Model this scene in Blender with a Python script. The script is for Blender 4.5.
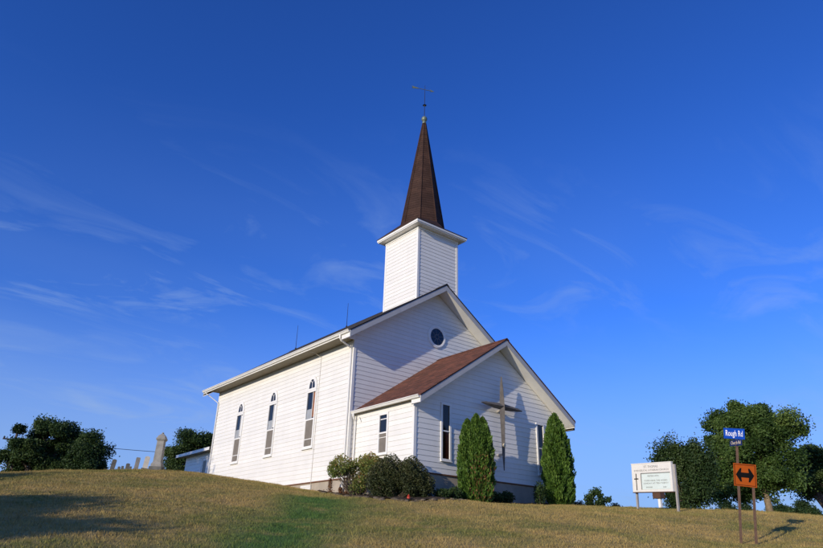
import bpy, math, random
import numpy as np
from mathutils import Vector, Matrix
for o in list(bpy.data.objects): bpy.data.objects.remove(o)
S = bpy.context.scene
COL = S.collection
R = math.radians

# ------------------------------------------------------------------ camera
F_PX, PITCH, ROLL, YAW = 639.3, 0.4191, 0.0282, 0.6736
EYE = np.array((-15.438, -23.364, -3.039))
FW = np.array((math.sin(YAW)*math.cos(PITCH), math.cos(YAW)*math.cos(PITCH), math.sin(PITCH)))
_r = np.array((math.cos(YAW), -math.sin(YAW), 0.0)); _u = np.cross(_r, FW)
RT = math.cos(ROLL)*_r + math.sin(ROLL)*_u
UP = math.cos(ROLL)*_u - math.sin(ROLL)*_r
cam = bpy.data.cameras.new('camera'); camo = bpy.data.objects.new('camera', cam); COL.objects.link(camo)
cam.sensor_width = 36; cam.lens = F_PX*36/823; cam.clip_start = .1; cam.clip_end = 5000
camo.matrix_world = Matrix(((RT[0], UP[0], -FW[0], EYE[0]), (RT[1], UP[1], -FW[1], EYE[1]), (RT[2], UP[2], -FW[2], EYE[2]), (0, 0, 0, 1)))
S.camera = camo
S.render.resolution_x = 1024; S.render.resolution_y = 682

# ------------------------------------------------------------------ sky, sun, exposure
SUN_EL, SUN_AZ = 15.5, 257.6          # azimuth clockwise from +Y (church axis)
W_ = bpy.data.worlds.new('World'); S.world = W_; W_.use_nodes = True
nt = W_.node_tree; nt.nodes.clear()
def N(nt, typ, **kw):
    n = nt.nodes.new(typ)
    for k, v in kw.items():
        if k.startswith('_'): setattr(n, k[1:], v)
        else: n.inputs[k.replace('__', ' ')].default_value = v
    return n
sky = N(nt, 'ShaderNodeTexSky', _sky_type='NISHITA', _sun_disc=False, _sun_elevation=R(SUN_EL), _sun_rotation=R(SUN_AZ), _altitude=300, _air_density=1.0, _dust_density=.7, _ozone_density=2.5)
hs = N(nt, 'ShaderNodeMix', _data_type='RGBA', _blend_type='MULTIPLY'); hs.inputs[0].default_value = 1; hs.inputs[7].default_value = (.36, .76, 1.56, 1)   # white balance of the whole sky
tc = N(nt, 'ShaderNodeTexCoord')
sep = N(nt, 'ShaderNodeSeparateXYZ'); nt.links.new(tc.outputs['Generated'], sep.inputs[0])
def math_(nt, op, a, b=None):
    n = N(nt, 'ShaderNodeMath', _operation=op)
    for i, v in enumerate((a, b)):
        if v is None: continue
        if isinstance(v, (int, float)): n.inputs[i].default_value = v
        else: nt.links.new(v, n.inputs[i])
    return n.outputs[0]
zz = math_(nt, 'ADD', math_(nt, 'MAXIMUM', sep.outputs[2], 0.0), .12)
cx = math_(nt, 'DIVIDE', sep.outputs[0], zz); cy = math_(nt, 'DIVIDE', sep.outputs[1], zz)
cmb = N(nt, 'ShaderNodeCombineXYZ'); nt.links.new(cx, cmb.inputs[0]); nt.links.new(cy, cmb.inputs[1])
mp = N(nt, 'ShaderNodeMapping'); mp.inputs['Rotation'].default_value = (0, 0, R(25)); mp.inputs['Scale'].default_value = (.8, 1.5, 1); mp.inputs['Location'].default_value = (1.3, 6.4, 0)
nt.links.new(cmb.outputs[0], mp.inputs[0])
n1 = N(nt, 'ShaderNodeTexNoise', Scale=2.1, Detail=9.0, Roughness=.6, Distortion=1.1); nt.links.new(mp.outputs[0], n1.inputs['Vector'])
n2 = N(nt, 'ShaderNodeTexNoise', Scale=.7, Detail=3.0, Roughness=.5); nt.links.new(mp.outputs[0], n2.inputs['Vector'])
cr = N(nt, 'ShaderNodeMapRange'); cr.inputs[1].default_value = .50; cr.inputs[2].default_value = .80; nt.links.new(n1.outputs[0], cr.inputs[0])
cr2 = N(nt, 'ShaderNodeMapRange'); cr2.inputs[1].default_value = .36; cr2.inputs[2].default_value = .60; nt.links.new(n2.outputs[0], cr2.inputs[0])
low = N(nt, 'ShaderNodeMapRange'); low.interpolation_type = 'SMOOTHSTEP'; low.inputs[1].default_value = .62; low.inputs[2].default_value = .30; nt.links.new(sep.outputs[2], low.inputs[0])   # cirrus lies in a deck seen low in the sky
cf = math_(nt, 'MULTIPLY', math_(nt, 'MULTIPLY', math_(nt, 'ADD', math_(nt, 'MULTIPLY', cr.outputs[0], cr2.outputs[0]), math_(nt, 'MULTIPLY', cr2.outputs[0], .10)), low.outputs[0]), .85)
mx = N(nt, 'ShaderNodeMix', _data_type='RGBA')
hz = N(nt, 'ShaderNodeMapRange'); hz.interpolation_type = 'SMOOTHERSTEP'; hz.inputs[1].default_value = .40; hz.inputs[2].default_value = 0.0; hz.inputs[4].default_value = .80; nt.links.new(sep.outputs[2], hz.inputs[0])   # pale summer haze low in the sky, all round
cf = math_(nt, 'MAXIMUM', cf, math_(nt, 'ADD', hz.outputs[0], math_(nt, 'MULTIPLY', cf, .5)))
nt.links.new(cf, mx.inputs[0]); nt.links.new(sky.outputs[0], hs.inputs[6]); gm = N(nt, 'ShaderNodeGamma', Gamma=1.15); nt.links.new(hs.outputs[2], gm.inputs[0]); nt.links.new(gm.outputs[0], mx.inputs[6]); mx.inputs[7].default_value = (2.9, 4.3, 7.2, 1)
bg = N(nt, 'ShaderNodeBackground', Strength=.104); out = N(nt, 'ShaderNodeOutputWorld')
nt.links.new(mx.outputs[2], bg.inputs[0]); nt.links.new(bg.outputs[0], out.inputs[0])

sl = bpy.data.lights.new('sun', 'SUN'); sl.energy = 4.1; sl.angle = R(.5); sl.color = (1, .885, .71)
so = bpy.data.objects.new('sun', sl); COL.objects.link(so)
sd = Vector((math.sin(R(SUN_AZ))*math.cos(R(SUN_EL)), math.cos(R(SUN_AZ))*math.cos(R(SUN_EL)), math.sin(R(SUN_EL))))
so.rotation_euler = sd.to_track_quat('Z', 'Y').to_euler(); so.location = (-40, -20, 40)
S.view_settings.view_transform = 'Standard'; S.view_settings.look = 'None'; S.view_settings.gamma = 1; S.view_settings.use_curve_mapping = False
S.view_settings.exposure = 0.0

# ------------------------------------------------------------------ pixels to places (photo pixels, 823 x 548)
def ray(px, py):
    d = FW*F_PX + RT*(px-411.5) - UP*(py-274); return d/np.linalg.norm(d)
def on_plane(px, py, axis, val):
    d = ray(px, py); return EYE + d*(val-EYE[axis])/d[axis]
def at_dist(px, py, r):                       # horizontal distance r from the camera
    d = ray(px, py); return EYE + d*r/math.hypot(d[0], d[1])
def m_per_px(p): return float(np.dot(np.asarray(p)-EYE, FW))/F_PX

# ------------------------------------------------------------------ terrain
ctl = [  # azimuth, distance, height above eye
 (0,0,-1.62),(10,6,-1.2),(40,6,-1.2),(70,6,-1.2),(220,20,-1.9),(150,30,-1.8),(300,25,-1.3),(110,30,-.6),(330,20,-.5),
 (8.6,12,-.06),(25,12.5,.0),(39,13,.10),(55,14,.2),(70,16,.33),(64.5,18,.50),(66,22,1.10),
 (8,20,1.10),(18,20,1.30),(28,20,1.20),(41,18,.86),(41,21.5,1.42),(52,20,1.15),(52,25,1.80),
 (41,24.0,1.95),(34,26.0,2.12),(31,29.5,2.56),(28.5,31.5,2.90),(25,30.5,3.00),(22.3,31,3.19),(18.1,33,3.46),(15.4,32,3.22),(11.2,31,2.93),(7.4,30,2.56),(0,29,2.0),(-25,27,1.0),
 (46,27,2.06),(49.9,30.2,2.30),(54.7,28.5,2.11),(57.3,27,1.94),(60.3,26.2,1.81),(66.8,26,1.73),(70.2,26,1.53),(80,26,1.1),
 (22,41,3.0),(26,36,2.9),(18,45,3.2),(8,45,2.8),(0,50,2.5),(38,45,2.2),(30,55,2.4),(60,36,2.2),(67,48,2.4),(56,45,2.2),(80,50,1.6),(20,70,2.2),(45,70,1.8),(70,75,1.4),(0,75,1.8)]
cp = np.array([(EYE[0]+r*math.sin(R(a)), EYE[1]+r*math.cos(R(a))) for a, r, h in ctl]); ch = np.array([h for a, r, h in ctl])
def tpsk(d2): return np.where(d2 > 1e-12, .5*d2*np.log(np.maximum(d2, 1e-12)), 0)
_K = tpsk(((cp[:, None]-cp[None])**2).sum(-1)) + np.eye(len(cp))*.25
_P = np.c_[np.ones(len(cp)), cp]
_A = np.block([[_K, _P], [_P.T, np.zeros((3, 3))]])
_w = np.linalg.solve(_A, np.r_[ch, 0, 0, 0])
def ground(x, y):
    x = np.asarray(x, float); y = np.asarray(y, float); sh = x.shape; q = np.c_[x.ravel(), y.ravel()]
    h = np.empty(len(q))
    for i in range(0, len(q), 20000):
        s = q[i:i+20000]; d2 = ((s[:, None]-cp[None])**2).sum(-1)
        h[i:i+20000] = tpsk(d2)@_w[:-3] + _w[-3] + s@_w[-2:]
    rr = np.hypot(q[:, 0]-EYE[0], q[:, 1]-EYE[1]); far = np.clip((rr-50)/60, 0, 1); far = far*far*(3-2*far)
    bx = q[:, 0]; by = q[:, 1]
    h = h*(1-far) + (-1.5)*far
    h = h + .018*np.sin(bx*1.7+.6*by)*np.sin(by*1.3-.4*bx) + .012*np.sin(bx*3.9+1.1)*np.sin(by*3.1+.3*bx)
    return (h+EYE[2]).reshape(sh)
def gz(x, y): return float(ground(np.array([x]), np.array([y]))[0])
def ground_hit(px, py):
    d = ray(px, py); k = 1/math.hypot(d[0], d[1]); rs = np.arange(6, 60, .1)
    P = EYE + d*k*rs[:, None]; z = ground(P[:, 0], P[:, 1]); i = np.argmax(P[:, 2] < z)
    return P[i] if (P[:, 2] < z).any() else None
def ground_at(px, r, py=500):
    p = at_dist(px, py, r); return np.array((p[0], p[1], gz(p[0], p[1])))

# ------------------------------------------------------------------ materials
def mat(name, col, rough=.6, spec=.4, var=.12, vscale=3.0, bump=0, bscale=40, metal=0, col2=None, detail=5):
    m = bpy.data.materials.new(name); m.use_nodes = True; t = m.node_tree; b = t.nodes['Principled BSDF']
    b.inputs['Roughness'].default_value = rough; b.inputs['Specular IOR Level'].default_value = spec; b.inputs['Metallic'].default_value = metal
    tcn = N(t, 'ShaderNodeNewGeometry'); n = N(t, 'ShaderNodeTexNoise', Scale=vscale, Detail=float(detail), Roughness=.6)
    t.links.new(tcn.outputs['Position'], n.inputs['Vector'])
    c2 = col2 or tuple(c*(1-var*2) for c in col)
    x = N(t, 'ShaderNodeMix', _data_type='RGBA'); x.inputs[6].default_value = (*col, 1); x.inputs[7].default_value = (*c2, 1)
    mr = N(t, 'ShaderNodeMapRange'); mr.inputs[1].default_value = .35; mr.inputs[2].default_value = .75; t.links.new(n.outputs[0], mr.inputs[0])
    t.links.new(mr.outputs[0], x.inputs[0]); t.links.new(x.outputs[2], b.inputs['Base Color'])
    if bump:
        nb = N(t, 'ShaderNodeTexNoise', Scale=float(bscale), Detail=4.0); t.links.new(tcn.outputs['Position'], nb.inputs['Vector'])
        bp = N(t, 'ShaderNodeBump', Strength=bump, Distance=.01); t.links.new(nb.outputs[0], bp.inputs['Height']); t.links.new(bp.outputs[0], b.inputs['Normal'])
    return m
def leafmat(name, c1, c2, c3, trans=.3):
    m = bpy.data.materials.new(name); m.use_nodes = True; t = m.node_tree; t.nodes.clear()
    at = N(t, 'ShaderNodeAttribute', _attribute_name='tint')
    ra = N(t, 'ShaderNodeValToRGB'); e = ra.color_ramp.elements
    e[0].position = 0; e[0].color = (*c1, 1); e[1].position = 1; e[1].color = (*c3, 1); k = e.new(.55); k.color = (*c2, 1)
    t.links.new(at.outputs['Fac'], ra.inputs[0])
    d = N(t, 'ShaderNodeBsdfPrincipled', Roughness=.55); d.inputs['Specular IOR Level'].default_value = .25
    tr = N(t, 'ShaderNodeBsdfTranslucent'); mx = N(t, 'ShaderNodeMixShader', Fac=trans); o = N(t, 'ShaderNodeOutputMaterial')
    t.links.new(ra.outputs[0], d.inputs['Base Color']); t.links.new(ra.outputs[0], tr.inputs[0])
    t.links.new(d.outputs[0], mx.inputs[1]); t.links.new(tr.outputs[0], mx.inputs[2]); t.links.new(mx.outputs[0], o.inputs[0])
    return m
def glassmat(name, col, rough=.04):
    m = bpy.data.materials.new(name); m.use_nodes = True; b = m.node_tree.nodes['Principled BSDF']
    b.inputs['Base Color'].default_value = (*col, 1); b.inputs['Roughness'].default_value = rough; b.inputs['IOR'].default_value = 1.5
    t = m.node_tree; g = N(t, 'ShaderNodeNewGeometry'); n = N(t, 'ShaderNodeTexNoise', Scale=2.2, Detail=1.0); bp = N(t, 'ShaderNodeBump', Strength=.25, Distance=.02)
    t.links.new(g.outputs['Position'], n.inputs['Vector']); t.links.new(n.outputs[0], bp.inputs['Height']); t.links.new(bp.outputs[0], b.inputs['Normal'])
    return m
def lawnmat():
    m = bpy.data.materials.new('lawn'); m.use_nodes = True; t = m.node_tree; b = t.nodes['Principled BSDF']
    b.inputs['Roughness'].default_value = .9; b.inputs['Specular IOR Level'].default_value = .1
    g = N(t, 'ShaderNodeNewGeometry'); P = g.outputs['Position']
    def noise(sc, de=4.0, ro=.6):
        n = N(t, 'ShaderNodeTexNoise', Scale=sc, Detail=de, Roughness=ro); t.links.new(P, n.inputs['Vector']); return n.outputs[0]
    def mr(v, a, b_):
        n = N(t, 'ShaderNodeMapRange'); n.inputs[1].default_value = a; n.inputs[2].default_value = b_; t.links.new(v, n.inputs[0]); return n.outputs[0]
    def mix(f, a, b_):
        n = N(t, 'ShaderNodeMix', _data_type='RGBA'); t.links.new(f, n.inputs[0])
        for i, v in ((6, a), (7, b_)):
            if isinstance(v, tuple): n.inputs[i].default_value = (*v, 1)
            else: t.links.new(v, n.inputs[i])
        return n.outputs[2]
    straw, olive, green, lush = (.39, .272, .098), (.255, .206, .070), (.158, .164, .046), (.076, .145, .034)
    c = mix(mr(noise(.55, 6.0, .68), .40, .62), straw, olive)
    c = mix(mr(noise(.30, 6.0, .7), .48, .64), c, green)
    c = mix(math_(t, 'MULTIPLY', mr(noise(2.6, 5.0, .7), .52, .70), .75), c, (.175, .180, .055))
    c = mix(math_(t, 'MULTIPLY', mr(noise(1.3, 5.0, .7), .55, .72), .6), c, (.31, .20, .085))
    c = mix(mr(noise(7.0, 3.0), .50, .80), c, (.42, .30, .12))
    # the strip of lusher grass running down the bank from the church corner
    at = N(t, 'ShaderNodeAttribute', _attribute_name='lush'); f = math_(t, 'MULTIPLY', at.outputs['Fac'], mr(noise(1.1, 4.0), .15, .5))
    c = mix(f, c, lush)
    tn = N(t, 'ShaderNodeAttribute', _attribute_name='tint')
    tv = N(t, 'ShaderNodeMapRange'); tv.inputs[3].default_value = .70; tv.inputs[4].default_value = 1.30; t.links.new(tn.outputs['Fac'], tv.inputs[0])
    hsv = N(t, 'ShaderNodeHueSaturation'); t.links.new(c, hsv.inputs['Color']); t.links.new(tv.outputs[0], hsv.inputs['Value'])
    t.links.new(hsv.outputs[0], b.inputs['Base Color'])
    nb = noise(30.0, 5.0); bp = N(t, 'ShaderNodeBump', Strength=.5, Distance=.03); t.links.new(nb, bp.inputs['Height']); t.links.new(bp.outputs[0], b.inputs['Normal'])
    return m
def shinglemat(name, c1, c2, axis=1):
    m = bpy.data.materials.new(name); m.use_nodes = True; t = m.node_tree; b = t.nodes['Principled BSDF']; b.inputs['Roughness'].default_value = .85; b.inputs['Specular IOR Level'].default_value = .2
    g = N(t, 'ShaderNodeNewGeometry'); s = N(t, 'ShaderNodeSeparateXYZ'); t.links.new(g.outputs['Position'], s.inputs[0])
    cb = N(t, 'ShaderNodeCombineXYZ')
    h = s.outputs[axis] if axis < 2 else math_(t, 'ADD', s.outputs[0], s.outputs[1])
    t.links.new(math_(t, 'MULTIPLY', h, 3.2), cb.inputs[0]); t.links.new(math_(t, 'MULTIPLY', s.outputs[2], 12.9 if axis < 2 else 5.5), cb.inputs[1])
    br = N(t, 'ShaderNodeTexBrick', Scale=1.0, Mortar__Size=.012, Bias=0.0, Brick__Width=1.0, Row__Height=1.0)
    br.inputs['Color1'].default_value = (*c1, 1); br.inputs['Color2'].default_value = (*c2, 1); br.inputs['Mortar'].default_value = tuple(c*.5 for c in c2)+(1,)
    t.links.new(cb.outputs[0], br.inputs['Vector'])
    n = N(t, 'ShaderNodeTexNoise', Scale=2.5, Detail=5.0); t.links.new(g.outputs['Position'], n.inputs['Vector'])
    v = N(t, 'ShaderNodeMapRange'); v.inputs[3].default_value = .7; v.inputs[4].default_value = 1.3; t.links.new(n.outputs[0], v.inputs[0])
    hv = N(t, 'ShaderNodeHueSaturation'); t.links.new(br.outputs[0], hv.inputs['Color']); t.links.new(v.outputs[0], hv.inputs['Value']); t.links.new(hv.outputs[0], b.inputs['Base Color'])
    nb = N(t, 'ShaderNodeTexNoise', Scale=120.0, Detail=2.0); t.links.new(g.outputs['Position'], nb.inputs['Vector']); bp = N(t, 'ShaderNodeBump', Strength=.4, Distance=.008); t.links.new(nb.outputs[0], bp.inputs['Height']); t.links.new(bp.outputs[0], b.inputs['Normal'])
    return m
M = dict(
 siding=mat('white_siding', (.80, .775, .715), .42, .4, .035, 1.1, .08, 25),
 rake=mat('rake_grey', (.44, .44, .44), .5, .3, .08, 2.5),
 trim=mat('white_trim', (.80, .78, .73), .4, .4, .05, 2.5, .05, 30),
 gutter=mat('gutter_white', (.78, .76, .71), .35, .5, .08, 1.5),
 soffit=mat('soffit', (.22, .185, .12), .6, .3, .10, 2.0),
 concrete=mat('foundation', (.42, .36, .28), .9, .2, .15, 1.8, .5, 20),
 sill=mat('sill_board', (.20, .09, .05), .8, .2, .2, 6),
 shade=mat('window_shade', (.34, .36, .38), .7),
 roof=shinglemat('brown_shingles', (.170, .068, .044), (.075, .036, .026)),
 roofdark=shinglemat('dark_shingles', (.050, .045, .048), (.030, .028, .032)),
 spire=shinglemat('spire_shingles', (.062, .032, .022), (.042, .022, .016), 2),
 drip=mat('drip_edge', (.035, .030, .030), .6, .3),
 glass=glassmat('window_glass', (.010, .013, .018)), glassdark=glassmat('dark_glass', (.004, .003, .003), .12),
 amber=glassmat('amber_glass', (.035, .010, .004), .15), screen=mat('insect_screen', (.20, .175, .145), .7, .3, .12, 3),
 curtain=mat('rust_curtain', (.34, .15, .08), .7, .2, .15, 5), stained=glassmat('leaded_glass', (.012, .015, .025), .1),
 lead=mat('leading', (.16, .15, .15), .5, .4), metal=mat('dark_metal', (.06, .055, .05), .5, .5, .2, 9, 0, 40, .6),
 copper=mat('weathered_copper', (.20, .24, .17), .45, .5, .25, 9, 0, 40, .3), wood=mat('weathered_wood', (.155, .138, .122), .8, .2, .22, 4, .3, 30),
 light=mat('lamp_cream', (.70, .60, .42), .5), stone=mat('field_stone', (.17, .135, .09), .9, .2, .25, 6, .6, 14),
 soil=mat('mulch', (.075, .055, .038), .95, .1, .3, 5, .8, 18), grave=mat('grey_marble', (.31, .295, .265), .75, .3, .22, 4, .2, 25),
 gravedark=mat('lichen_stone', (.15, .145, .13), .85, .2, .25, 5, .3, 25), gravewhite=mat('white_marble', (.62, .58, .50), .7, .3, .15, 4),
 bark=mat('bark', (.12, .09, .065), .9, .15, .3, 6, .8, 12), barklight=mat('pale_bark', (.24, .18, .11), .9, .15, .25, 6, .8, 12), orange=mat('orange_sheeting', (.33, .066, .007), .75, .08, .08, 6),
 black=mat('black_vinyl', (.006, .006, .007), .8, .04), blue=mat('blue_sheeting', (.004, .055, .36), .75, .08, .06, 6), blueshaded=mat('shaded_blue_sheeting', (.008, .02, .10), .5, .4),
 white=mat('white_vinyl', (.80, .80, .78), .5, .4), rust=mat('rusty_steel', (.11, .060, .038), .7, .3, .25, 14, .2, 40), postgrey=mat('galvanised_post', (.36, .33, .30), .5, .5, .1, 6),
 board=mat('sign_cream', (.74, .71, .65), .55, .4, .05, 5), readerboard=mat('reader_panel', (.66, .74, .70), .2, .5, .04, 5), grey=mat('faded_letters', (.20, .20, .19), .6), brownbox=mat('brown_cabinet', (.10, .05, .03), .7),
 redpaint=mat('red_plastic', (.55, .06, .03), .5), cable=mat('cable', (.03, .03, .03), .6), wire=mat('conductor', (.52, .48, .40), .6),
 lawn=lawnmat())
def weather(m):
    t = m.node_tree; b = t.nodes['Principled BSDF']; src = b.inputs['Base Color'].links[0].from_socket
    oi = N(t, 'ShaderNodeObjectInfo'); g = N(t, 'ShaderNodeNewGeometry'); mpn = N(t, 'ShaderNodeMapping'); mpn.inputs['Scale'].default_value = (3.0, 3.0, .35); t.links.new(g.outputs['Position'], mpn.inputs[0])
    n = N(t, 'ShaderNodeTexNoise', Scale=1.6, Detail=6.0, Roughness=.7); t.links.new(mpn.outputs[0], n.inputs['Vector'])
    a = N(t, 'ShaderNodeMapRange'); a.inputs[3].default_value = .97; a.inputs[4].default_value = 1.03; t.links.new(oi.outputs['Random'], a.inputs[0])
    c = N(t, 'ShaderNodeMapRange'); c.inputs[1].default_value = .35; c.inputs[2].default_value = .75; c.inputs[3].default_value = 1.0; c.inputs[4].default_value = .95; t.links.new(n.outputs[0], c.inputs[0])
    h = N(t, 'ShaderNodeHueSaturation'); t.links.new(src, h.inputs['Color']); t.links.new(math_(t, 'MULTIPLY', a.outputs[0], c.outputs[0]), h.inputs['Value']); t.links.new(h.outputs[0], b.inputs['Base Color'])
weather(M['siding'])
M['leaf_tree'] = leafmat('maple_leaves', (.034, .068, .015), (.072, .130, .027), (.140, .205, .050), .35)
M['leaf_dark'] = leafmat('dark_leaves', (.022, .046, .014), (.046, .084, .022), (.088, .130, .036), .3)
M['leaf_cedar'] = leafmat('cedar_leaves', (.020, .042, .014), (.036, .068, .019), (.064, .098, .028), .25)
M['leaf_arb'] = leafmat('arborvitae_leaves', (.038, .082, .014), (.086, .165, .024), (.150, .235, .040), .3)
M['leaf_yew'] = leafmat('yew_leaves', (.030, .044, .016), (.062, .074, .026), (.125, .110, .050), .2)
M['leaf_mixed'] = leafmat('shrub_leaves', (.13, .20, .05), (.30, .33, .09), (.50, .25, .12), .5)
M['leaf_brown'] = leafmat('dry_leaves', (.13, .055, .025), (.20, .085, .035), (.25, .14, .06), .2)

# ------------------------------------------------------------------ mesh helpers
class MB:
    def __init__(s): s.v = []; s.f = []
    def poly(s, pts):
        i = len(s.v); s.v += [tuple(p) for p in pts]; s.f.append(tuple(range(i, i+len(pts))))
    def hull(s, a, b):                         # prism between two equal rings
        n = len(a); i = len(s.v); s.v += [tuple(p) for p in a]+[tuple(p) for p in b]
        s.f.append(tuple(range(i+n-1, i-1, -1))); s.f.append(tuple(range(i+n, i+2*n)))
        for k in range(n):
            j = (k+1) % n; s.f.append((i+k, i+j, i+n+j, i+n+k))
        return s
    def box(s, x0, x1, y0, y1, z0, z1):
        return s.hull([(x0, y0, z0), (x1, y0, z0), (x1, y1, z0), (x0, y1, z0)], [(x0, y0, z1), (x1, y0, z1), (x1, y1, z1), (x0, y1, z1)])
    def tube(s, pts, rad, n=8):
        pts = [Vector(p) for p in pts]; rad = rad if isinstance(rad, (list, tuple)) else [rad]*len(pts); rings = []
        for k, p in enumerate(pts):
            d = (pts[min(k+1, len(pts)-1)]-pts[max(k-1, 0)]).normalized()
            a = d.cross(Vector((0, 0, 1)) if abs(d.z) < .95 else Vector((1, 0, 0))).normalized(); b = d.cross(a)
            rings.append([p+a*rad[k]*math.cos(2*math.pi*q/n)+b*rad[k]*math.sin(2*math.pi*q/n) for q in range(n)])
        return s.loft(rings)
    def loft(s, rings, cap=True):
        n = len(rings[0]); i0 = len(s.v)
        for r in rings: s.v += [tuple(p) for p in r]
        for k in range(len(rings)-1):
            for q in range(n):
                j = (q+1) % n; a = i0+k*n; b = a+n; s.f.append((a+q, a+j, b+j, b+q))
        if cap: s.f.append(tuple(range(i0+n-1, i0-1, -1))); s.f.append(tuple(range(i0+(len(rings)-1)*n, i0+len(rings)*n)))
        return s
    def lathe(s, prof, c=(0, 0, 0), n=12):
        return s.loft([[(c[0]+r*math.cos(2*math.pi*q/n), c[1]+r*math.sin(2*math.pi*q/n), c[2]+z) for q in range(n)] for r, z in prof])
    def build(s, name, m, parent=None, org=None, smooth=False, local=False):
        me = bpy.data.meshes.new(name); o = org if org is not None else (root_loc(parent) if parent and not local else (0, 0, 0))
        me.from_pydata([(a-o[0], b-o[1], c-o[2]) for a, b, c in s.v], [], s.f); me.materials.append(M[m] if isinstance(m, str) else m); 
        import bmesh
        bm = bmesh.new(); bm.from_mesh(me); bmesh.ops.recalc_face_normals(bm, faces=bm.faces); bm.to_mesh(me); bm.free()
        if smooth: me.polygons.foreach_set('use_smooth', [True]*len(me.polygons))
        ob = bpy.data.objects.new(name, me); COL.objects.link(ob)
        if parent: ob.parent = parent
        elif org is not None: ob.location = org
        return ob
def root_loc(o):
    while o.parent: o = o.parent
    return o.location
def empty(name, loc, label, cat, group=None, rz=0):
    o = bpy.data.objects.new(name, None); COL.objects.link(o); o.location = tuple(float(c) for c in loc); o.rotation_euler = (0, 0, rz); o.empty_display_size = .2
    return tag(o, label, cat, group)
def tag(o, label=None, cat=None, group=None, kind=None):
    if label: o['label'] = label
    if cat: o['category'] = cat
    if group: o['group'] = group
    if kind: o['kind'] = kind
    return o
def fast_mesh(name, V, nper, m, tint=None, parent=None, org=(0, 0, 0), extra=None):
    """V: (n, nper, 3) array of loose polygons"""
    V = np.asarray(V, np.float32) - np.asarray(org, np.float32); n = len(V); me = bpy.data.meshes.new(name)
    me.vertices.add(n*nper); me.vertices.foreach_set('co', V.reshape(-1).astype(np.float32))
    me.loops.add(n*nper); me.loops.foreach_set('vertex_index', np.arange(n*nper, dtype=np.int32))
    me.polygons.add(n); me.polygons.foreach_set('loop_start', np.arange(0, n*nper, nper, dtype=np.int32))
    me.update(calc_edges=True)
    for nm, arr in ([('tint', tint)] if tint is not None else [])+(extra or []):
        a = me.attributes.new(nm, 'FLOAT', 'FACE'); a.data.foreach_set('value', np.asarray(arr, np.float32))
    me.materials.append(M[m]); ob = bpy.data.objects.new(name, me); COL.objects.link(ob)
    if parent: ob.parent = parent
    return ob
def leaves(rng, C, size, aspect=1.8, up=None, upw=0.0):
    """random leaf-shaped quads at centres C"""
    n = len(C); a = rng.normal(size=(n, 3))
    if up is not None: a = a*(1-upw)+np.asarray(up)*upw*2
    a /= np.linalg.norm(a, axis=1, keepdims=True); b = np.cross(a, rng.normal(size=(n, 3))); b /= np.linalg.norm(b, axis=1, keepdims=True)
    s = (size*rng.uniform(.6, 1.35, n))[:, None]
    return np.stack([C-a*s*.5, C+b*s*.5/aspect-a*s*.05, C+a*s*.5, C-b*s*.5/aspect-a*s*.05], 1)

# ------------------------------------------------------------------ ground sheet
def axis(lo, hi, step, far):
    a = list(np.arange(lo, hi+.01, step)); g = step; v = hi
    while v < far: g *= 1.35; v += g; a.append(v)
    g = step; v = lo; pre = []
    while v > -far: g *= 1.35; v -= g; pre.append(v)
    return np.array(pre[::-1]+a)
def lushness(x, y):
    pts = [ground_hit(*p) for p in ((318, 499), (312, 512), (290, 530), (268, 547))]
    pts = np.array([p[:2] for p in pts if p is not None]); w = np.array([1.15, 1.2, 1.15, 1.1])[:len(pts)]
    best = np.full(x.shape, 9.0)
    for i in range(len(pts)-1):
        for t in np.linspace(0, 1, 6):
            c = pts[i]*(1-t)+pts[i+1]*t; ww = w[i]*(1-t)+w[i+1]*t; best = np.minimum(best, np.hypot(x-c[0], y-c[1])/ww)
    v = np.clip((1.9-best)/1.6, 0, 1)*.92; return v*v*(3-2*v)
gx = axis(-34, 34, .5, 1500); gy = axis(-34, 34, .5, 1500)
XX, YY = np.meshgrid(gx, gy, indexing='ij'); ZZ = ground(XX, YY)
nx, ny = XX.shape
me = bpy.data.meshes.new('ground')
me.vertices.add(nx*ny); me.vertices.foreach_set('co', np.stack([XX, YY, ZZ], -1).reshape(-1).astype(np.float32))
ii, jj = np.meshgrid(np.arange(nx-1), np.arange(ny-1), indexing='ij'); q = (ii*ny+jj).ravel()
idx = np.stack([q, q+ny, q+ny+1, q+1], 1).astype(np.int32)
me.loops.add(idx.size); me.loops.foreach_set('vertex_index', idx.ravel()); me.polygons.add(len(idx)); me.polygons.foreach_set('loop_start', np.arange(0, idx.size, 4, dtype=np.int32))
me.update(calc_edges=True); me.polygons.foreach_set('use_smooth', np.ones(len(idx), bool))
a = me.attributes.new('lush', 'FLOAT', 'POINT'); a.data.foreach_set('value', lushness(XX.ravel(), YY.ravel()).astype(np.float32))
a = me.attributes.new('tint', 'FLOAT', 'POINT'); a.data.foreach_set('value', np.full(nx*ny, .38, np.float32))
me.materials.append(M['lawn']); gob = bpy.data.objects.new('ground', me); COL.objects.link(gob); tag(gob, kind='structure')

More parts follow.
